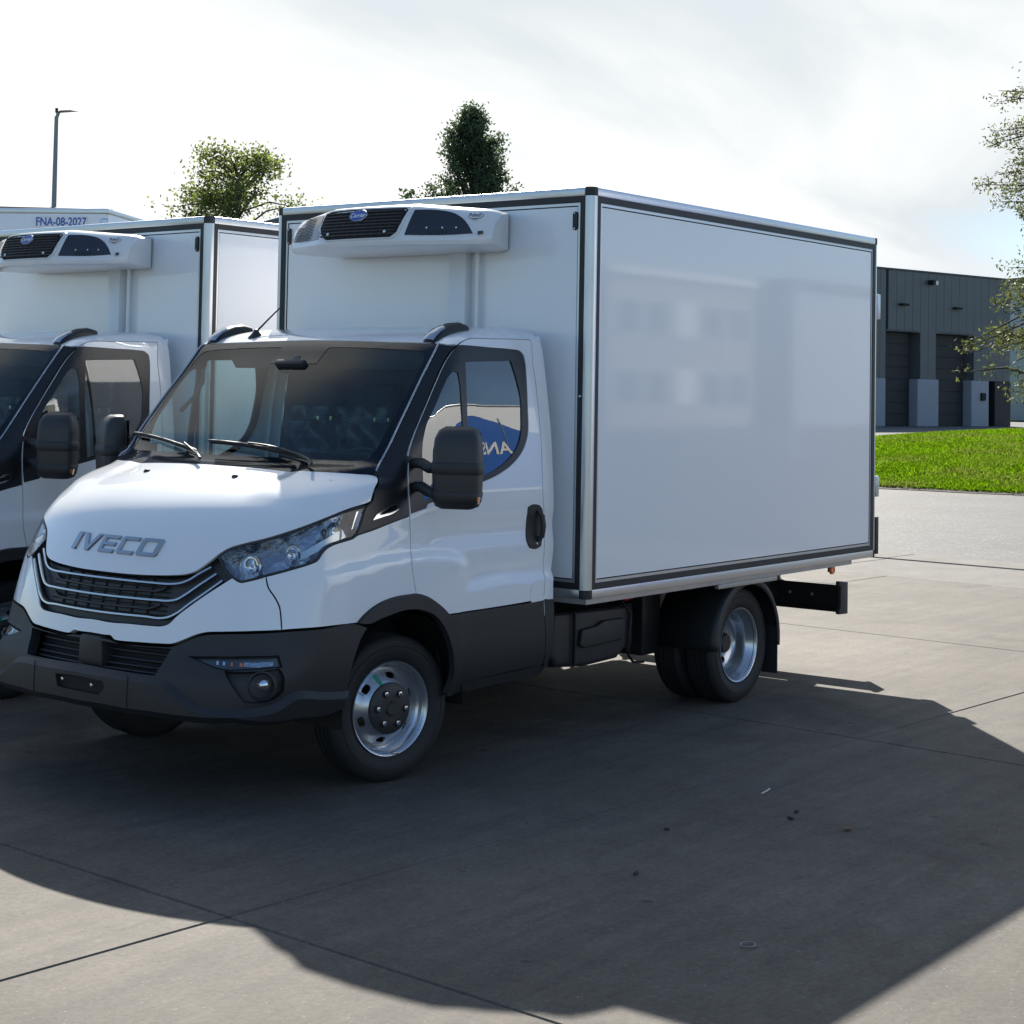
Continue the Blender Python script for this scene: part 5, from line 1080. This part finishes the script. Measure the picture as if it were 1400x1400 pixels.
# rear under-run bar
ub = box('underrun_bar', (-4.60,-.93,.385), (-4.545,.93,.575), 'chassis', truck, .008)
box('bar_flange', (-4.545,-.93,.560), (-4.50,.93,.572), 'chassis', ub, .004); box('bar_flange', (-4.545,-.93,.388), (-4.50,.93,.400), 'chassis', ub, .004)
for sgn in (1, -1):
    a, b = sorted((.925*sgn, .955*sgn)); prism('end_cap', [(-4.615,.370),(-4.49,.375),(-4.485,.40),(-4.51,.42),(-4.51,.555),(-4.485,.575),(-4.49,.60),(-4.615,.585)], 1, a, b, 'plastic', ub, .006)
    a, b = sorted((.40*sgn, .46*sgn)); box('bar_bracket', (-4.58,a,.44), (-4.42,b,.68), 'chassis', ub, .006)
    for x in (.55, .72): lathe('bar_bolt', [(0,.008),(.009,.007),(.012,0)], 'galv', ub, 10, 'X', (-4.545, x*sgn, .49))

# ---- the box
XF, XR, HW, Z0, Z1 = -1.207, -4.624, 1.156, .770, 2.915
cargo = box('cargo_box', (XR+.03,-HW+.03,Z0+.03), (XF-.03,HW-.03,Z1-.03), 'gelcoat', truck)
tag(cargo, None)
bx_f = XF-.012
def strip_frame(name, plane, lo, hi, w, h0, h1, m):
    """picture-frame of four mitred bars on a face; plane = ('x'|'y', sign), lo/hi = (a0,b0),(a1,b1)"""
    ax, sg, base = plane
    (a0, b0), (a1, b1) = lo, hi
    outer = [(a0,b0),(a1,b0),(a1,b1),(a0,b1)]; inner = [(a0+w,b0+w),(a1-w,b0+w),(a1-w,b1-w),(a0+w,b1-w)]
    for i in range(4):
        j = (i+1) % 4; q = [outer[i], outer[j], inner[j], inner[i]]
        l, h = sorted((base+sg*h0, base+sg*h1)); prism(name, q, ax, l, h, m, cargo)
def face(ax, sg, base, lo, hi, mark=True):
    l, h = sorted((base-sg*.030, base-sg*.012))
    e = .046
    strip_frame('seal_strip', (ax, sg, base), (lo[0]+e, lo[1]+e), (hi[0]-e, hi[1]-e), .034, -.031, -.002, 'seal')
    strip_frame('edge_strip', (ax, sg, base), (lo[0]+e+.034, lo[1]+e+.034), (hi[0]-e-.034, hi[1]-e-.034), .015, -.031, -.006, 'aluminium')
    strip_frame('dark_joint', (ax, sg, base), (lo[0]+e+.049, lo[1]+e+.049), (hi[0]-e-.049, hi[1]-e-.049), .006, -.031, -.014, 'matte_black')  # thin black strip set back between edge strip and panel
    q = e+.055; pts = [(lo[0]+q, lo[1]+q), (hi[0]-q, lo[1]+q), (hi[0]-q, hi[1]-q), (lo[0]+q, hi[1]-q)]
    l, h = sorted((base-sg*.031, base-sg*.010)); return prism('side_panel' if ax == 1 else 'front_panel', pts, ax, l, h, 'gelcoat', cargo)
face(1, 1, HW, (XR, Z0), (XF, Z1)); face(1, -1, -HW, (XR, Z0), (XF, Z1))
face(0, 1, XF, (-HW, Z0), (HW, Z1)); face(0, -1, XR, (-HW, Z0), (HW, Z1)).name = 'rear_panel'
# aluminium corner profiles, rounded on the outside, with black corner castings
def post(p0, p1, cx, cy, name='corner_post'):
    """vertical post at the corner with outward signs cx, cy; quarter-round section"""
    r = .040; w = .046
    xo, yo = p0[0], p0[1]
    pts = [(xo-cx*w, yo), (xo-cx*w, yo-cy*.030), (xo-cx*.030, yo-cy*.030), (xo-cx*.030, yo-cy*w), (xo, yo-cy*w)]
    for k in range(0, 9):
        a = math.pi/2*k/8; pts.append((xo-cx*r+cx*r*math.cos(a), yo-cy*r+cy*r*math.sin(a)))
    return prism(name, pts, 2, p0[2], p1, 'aluminium', cargo)
for cx, xo in ((1, XF), (-1, XR)):
    for cy in (1, -1):
        post((xo, HW*cy, Z0+.045), Z1-.045, cx, cy)
        for z in (Z0-.001, Z1-.045):
            r = .036; pts = [(xo-cx*.05, HW*cy+cy*.001), (xo-cx*.05, HW*cy-cy*.05), (xo+cx*.001, HW*cy-cy*.05)]+[(xo-cx*r+cx*(r+.001)*math.cos(math.pi/2*k/6), HW*cy-cy*r+cy*(r+.001)*math.sin(math.pi/2*k/6)) for k in range(7)]
            prism('corner_casting', pts, 2, z, z+.046, 'plastic', cargo, .003, 1)
for z in (Z0, Z1-.046):
    top = z > 2
    for sgn in (1, -1):
        a, b = sorted((HW*sgn, (HW-.032)*sgn)); box('edge_profile', (XR+.05,a,z), (XF-.05,b,z+.046), 'aluminium', cargo, .007 if top else .003)
    box('edge_profile', (XF-.032,-HW+.05,z), (XF,HW-.05,z+.046), 'aluminium', cargo, .007 if top else .003)
    box('edge_profile', (XR,-HW+.05,z), (XR+.032,HW-.05,z+.046), 'aluminium', cargo, .007 if top else .003)
box('box_roof', (XR+.03,-HW+.03,Z1-.032), (XF-.03,HW-.03,Z1-.012), 'gelcoat', cargo)
box('floor_board', (XR+.35,-HW+.01,Z0-.028), (XF-.01,HW-.01,Z0-.001), 'galv', cargo)
for y in (-.55, .55): box('sub_rail', (XR+.1,y-.04,.68), (XF-.05,y+.04,Z0-.028), 'chassis', cargo)
for sgn in (1, -1):
    a, b = sorted(((HW-.030)*sgn, (HW-.002)*sgn))
    box('floor_plate', (-3.25,a,.716), (-2.55,b,Z0-.029), 'galv', cargo, .002)
    # vent slots on the front wall
    yv = 1.045*sgn
    vs = prism('wall_vent', [(yv+.014*math.cos(a), 2.705+(.0 if k > 8 else .07)+.014*math.sin(a)) for k, a in list(enumerate(np.linspace(0, math.pi, 9)))+[(k+9, a) for k, a in enumerate(np.linspace(math.pi, 2*math.pi, 9))]], 0, XF-.010, XF+.004, 'plastic', cargo, .002, 1)
    for zq in (2.70, 2.78): lathe('vent_screw', [(0,.003),(.004,.003),(.005,0)], 'satin_chrome', vs, 8, 'X', (XF+.004, yv, zq))
    # side marker lamps below the floor
    yb = (HW-.05)*sgn
    mk = lathe('side_marker', [(0,.0),(.026,.002),(.03,-.006),(.03,-.016),(.022,-.02)], 'amber', truck, 20, 'Y', (-4.09, yb, .715)); 
    if sgn < 0: mk.scale = (1,1,1)
    box('marker_bracket', (-4.11,min(yb-.03*sgn,yb-.018*sgn),.70), (-4.07,max(yb-.03*sgn,yb-.018*sgn),Z0-.028), 'plastic', mk)
    # rear door hardware seen past the corner
    for z0_, z1_, mm in ((2.37,2.54,'aluminium'),(1.17,1.31,'aluminium'),(.785,1.035,'plastic')):
        a, b = sorted(((HW-.08)*sgn, (HW-.005)*sgn)); box('door_hinge' if mm == 'aluminium' else 'rubber_buffer', (XR-.045,a,z0_), (XR-.001,b,z1_), mm, cargo, .006)
# bolt on the front seal
lathe('seal_bolt', [(0,.003),(.006,.003),(.008,0)], 'satin_chrome', cargo, 10, 'X', (XF-.001, HW-.063, 1.82))

# ---- refrigeration unit on the front wall
UC = -.01
ru = empty('refrigeration_unit'); ru.parent = truck
def uxf(y):
    a = abs(y-UC); return -.665-.02*(a/.29)**2*(a <= .29)-(0 if a <= .29 else .02+(a-.29)*.42+.9*max(0, a-.62)**2*2.2)
prof = [(None, 2.600), (-.050, 2.602), (-.012, 2.612), (.0, 2.632), (-.006, 2.66), (-.030, 2.73), (-.058, 2.795), (-.085, 2.822), (-.14, 2.838), (None, 2.845)]
ys_ = np.concatenate([np.linspace(UC-.715, UC-.645, 6), np.linspace(UC-.61, UC+.61, 45), np.linspace(UC+.645, UC+.715, 6)])
V = []; k = len(prof)
for y in ys_:
    a = abs(y-UC); e = max(0., (a-.645)/.07); sq = 1-.10*e*e
    for dx, z in prof:
        zc = 2.71+(z-2.71)*sq
        zc -= .035*max(0., a-.3)/.415 if z > 2.75 else 0      # the top falls towards the ends
        V.append((XF if dx is None else max(XF+.02, uxf(y)+dx-.05*e*e), UC+(y-UC)*(.86 if dx is None else 1.0), zc-.008))
n = len(ys_)
F = [(i*k+j, i*k+j+1, (i+1)*k+j+1, (i+1)*k+j) for i in range(n-1) for j in range(k-1)]+[tuple(range(k)), tuple((n-1)*k+j for j in range(k))[::-1]]
ub_ = obj('unit_housing', V, F, 'reefer_white', ru, angle=38)
bm = bmesh.new(); bm.from_mesh(ub_.data); bmesh.ops.recalc_face_normals(bm, faces=bm.faces); bm.to_mesh(ub_.data); bm.free()
def ufront(y, z):
    """point on the front face of the unit at y and height z"""
    dx = float(np.interp(z, [2.632,2.66,2.73,2.795,2.822], [0,-.006,-.030,-.058,-.085])); return np.array([uxf(y)+dx, y, z-.008])
def upanel(name, poly, m, parent, off, depth=.010, step=.03):
    P = spline(np.array(poly), step, True, 30); V2, T, idx = triangulate([P], step)
    V = [];
    for y, z in V2: q = ufront(y, z); V.append((q[0]+off, q[1], q[2]))
    F = [tuple(t) for t in T]; ix = idx[0]; o0 = len(V); nn = len(ix)
    V += [V[i] for i in ix]; V += [(V[i][0]-depth, V[i][1], V[i][2]) for i in ix]
    F += [(o0+i, o0+(i+1) % nn, o0+nn+(i+1) % nn, o0+nn+i) for i in range(nn)]
    o = obj(name, V, F, m, parent, angle=40)
    bm = bmesh.new(); bm.from_mesh(o.data); bmesh.ops.recalc_face_normals(bm, faces=bm.faces); bm.to_mesh(o.data); bm.free(); return o
gc = [(UC-.300,2.72),(UC-.285,2.800),(UC-.262,2.812),(UC+.285,2.812),(UC+.302,2.800),(UC+.270,2.68),(UC+.235,2.652),(UC-.225,2.652),(UC-.258,2.672)]
upanel('unit_rim', [((y-UC)*1.045+UC, (z-2.73)*1.10+2.73) for y, z in gc], 'reefer_white', ru, .010, .02)
ug = upanel('unit_grille', gc, 'matte_black', ru, .013, .006)  # black backing panel; the dark of the recess is put into its colour
for z in np.linspace(2.672, 2.798, 8):
    y0 = UC-.275+.0; y1 = UC+(.262 if z < 2.72 else .285)
    tube('unit_bar', [tuple(ufront(y, z)+[.017,0,0]) for y in np.linspace(y0, y1, 9)], .0045, 'plastic_soft', ug, 6)
for y in np.linspace(-.22, .22, 9):
    tube('unit_bar', [tuple(ufront(UC+y, z)+[.015,0,0]) for z in np.linspace(2.66, 2.805, 5)], .003, 'plastic', ug, 6)
for y in (-.21, .20): lathe('unit_bolt', [(0,.006),(.008,.005),(.010,0)], 'satin_chrome', ug, 12, 'X', tuple(ufront(UC+y, 2.682)+[.019,0,0]))
for sgn in (1, -1):
    sd = [(UC+sgn*.330,2.800),(UC+sgn*.46,2.796),(UC+sgn*.54,2.778),(UC+sgn*.605,2.735),(UC+sgn*.655,2.668),(UC+sgn*.55,2.661),(UC+sgn*.312,2.662)]
    op = upanel('opening_dark_panel', sd if sgn > 0 else sd[::-1], 'gloss_black', ru, .003, .004)  # black panel on the housing; its colour gives the shade of an opening
    for q in (.42,.50,.57): lathe('unit_screw', [(0,.004),(.005,.004),(.006,0)], 'satin_chrome', op, 8, 'X', tuple(ufront(UC+sgn*q, 2.70)+[.004,0,0]))
    if sgn < 0:
        for z in np.linspace(2.672,2.79,14):
            e = .54 if z < 2.75 else .45
            tube('fan_guard', [tuple(ufront(UC-q, z)+[.010,0,0]) for q in np.linspace(.42, e+.07, 6)], .0022, 'plastic_soft', op, 5)
    else:
        for q in np.linspace(.43,.52,6): tube('coil_fin', [tuple(ufront(UC+q, z)+[.006,0,0]) for z in (2.668,2.69)], .003, 'plastic_soft', op, 5)
V = [tuple(ufront(UC-.012+.058*math.cos(a), 2.779+.027*math.sin(a))+[.024,0,0]) for a in np.linspace(0, 2*math.pi, 32, endpoint=False)]
V2 = [(v[0]-.012, v[1], v[2]) for v in V]
bd = obj('unit_badge', V+V2, [tuple(range(32))]+[(i, 32+i, 32+(i+1) % 32, (i+1) % 32) for i in range(32)], 'badge_blue', ru)
bm = bmesh.new(); bm.from_mesh(bd.data); bmesh.ops.recalc_face_normals(bm, faces=bm.faces); bm.to_mesh(bd.data); bm.free()
V = [tuple(ufront(UC-.012+.062*math.cos(a), 2.779+.030*math.sin(a))+[.0225,0,0]) for a in np.linspace(0, 2*math.pi, 33)]
tube('badge_ring', V, .0025, 'satin_chrome', bd, 6)
q = ufront(UC-.012, 2.779); nrm_ = Vector((.92,0,.38))
text_obj('badge_lettering', 'Carrier', .036, frame((0,1,0), (-.38,0,.92), (q[0]+.0262, q[1], q[2]-.001)), 'white_print', bd, .0008, .25, .0005)
q = ufront(UC+.645, 2.768); yd = Vector(ufront(UC+.67, 2.765)-ufront(UC+.62, 2.765))
text_obj('model_lettering', 'Pulsor', .026, frame(yd, (-.38,0,.92), (q[0]+.004, q[1], q[2])), 'grey_print', ru, .0006, .2, .0008)
A_ = [tuple(ufront(UC+.648+.036*math.cos(a), 2.765+.017*math.sin(a))+[.003,0,0]) for a in np.linspace(R(-150), R(70), 14)]
tube('model_swoosh', A_, .0018, 'grey_print', ru, 5)
text_obj('type_lettering', '350', .016, frame(yd, (-.38,0,.92), (ufront(UC+.65, 2.746)+np.array([.004,0,0]))), 'grey_print', ru, .0006)
q = ufront(UC+.685, 2.672); box('type_plate', (q[0]-.006,q[1]-.03,q[2]-.009), (q[0]+.006,q[1]+.03,q[2]+.009), 'lamp_dark', ru, .002, rot=Matrix.Rotation(R(-22), 3, 'Z'))
# ducts below the unit
for y0, y1 in ((.235,.352),):
    box('duct_cover', (XF-.011,y0,Z0+.10), (XF+.05,y1,2.606), 'reefer_white', ru, .006)
tube('drain_pipe', [(XF+.02,.412,2.61),(XF+.02,.412,1.2)], .014, 'reefer_white', ru, 10)

def copy_tree(o, parent=None):
    c = o.copy(); COL.objects.link(c); c.parent = parent
    for ch_ in o.children: copy_tree(ch_, c)
    return c
second = copy_tree(truck); second.location = (-.15, -3.06, 0); second.rotation_euler = (0, 0, -.022)
second['label'] = 'white refrigerated box truck cut off by the left edge, parked behind the nearer one'

# two more of the row stand opposite, behind the photographer's left shoulder; they show in the nose and hood
for k, (x, y, lab) in enumerate(((14.6, -4.6, 'white truck facing the first from across the yard, mirrored in its nose on the left'), (15.0, -.9, 'white truck facing the first from across the yard, mirrored in its nose on the right'))):
    c = copy_tree(truck); c.location = (x, y, 0); c.rotation_euler = (0, 0, math.pi+.06-.1*k); c['label'] = lab

# ------------------------------------------------------------------ litter on the concrete
mat('dry_leaf', (.22,.09,.03), .8); mat('wood_stick', (.55,.50,.42), .8); mat('dark_grit', (.02,.02,.02), .8); mat('wire', (.22,.22,.23), .5, metal=.6)
lf = obj('dry_leaf', [(-.03,0,.004),(-.01,.018,.012),(.02,.014,.008),(.035,0,.014),(.018,-.016,.010),(-.012,-.014,.006)], [(0,1,2,3,4,5)], 'dry_leaf'); lf.location = (-.62,2.93,.002); tag(lf, 'small brown dry leaf lying in the big shadow', 'leaf')
st = tube('wood_splinter', [(0,0,.004),(.05,.012,.005),(.11,.018,.004)], .004, 'wood_stick', None, 6); st.location = (-1.05,2.32,.003); tag(st, 'thin pale splinter on the concrete in the big shadow', 'splinter')
wr = tube('wire_ring', [(.028*math.cos(a), .024*math.sin(a), .003) for a in np.linspace(0, 2*math.pi, 25)], .0025, 'wire', None, 6); wr.location = (1.03,3.38,.002); tag(wr, 'small bent wire ring lying on the shaded concrete', 'ring')
for k, (x, y, s) in enumerate(((-.75,2.62,.018),(-.62,2.66,.020),(-.1,2.35,.014),(.55,2.62,.018))):
    g = obj('rubber_crumb', [(-s,-.4*s,0),(s,-.35*s,0),(.9*s,.4*s,0),(-.8*s,.35*s,0),(-.7*s,-.2*s,.008),(.7*s,-.2*s,.007),(.6*s,.2*s,.009),(-.6*s,.2*s,.007)], [(4,5,6,7),(0,1,5,4),(1,2,6,5),(2,3,7,6),(3,0,4,7)], 'dark_grit'); g.location = (x, y, .002); g.rotation_euler = (0, 0, k*1.1)
    tag(g, ('left black crumb of the close pair beside the brown leaf', 'right black crumb of the close pair beside the brown leaf', 'small black crumb alone, nearest the rear wheels', 'small black crumb alone, nearest the wire ring')[k], 'crumb', 'rubber crumbs on the concrete')
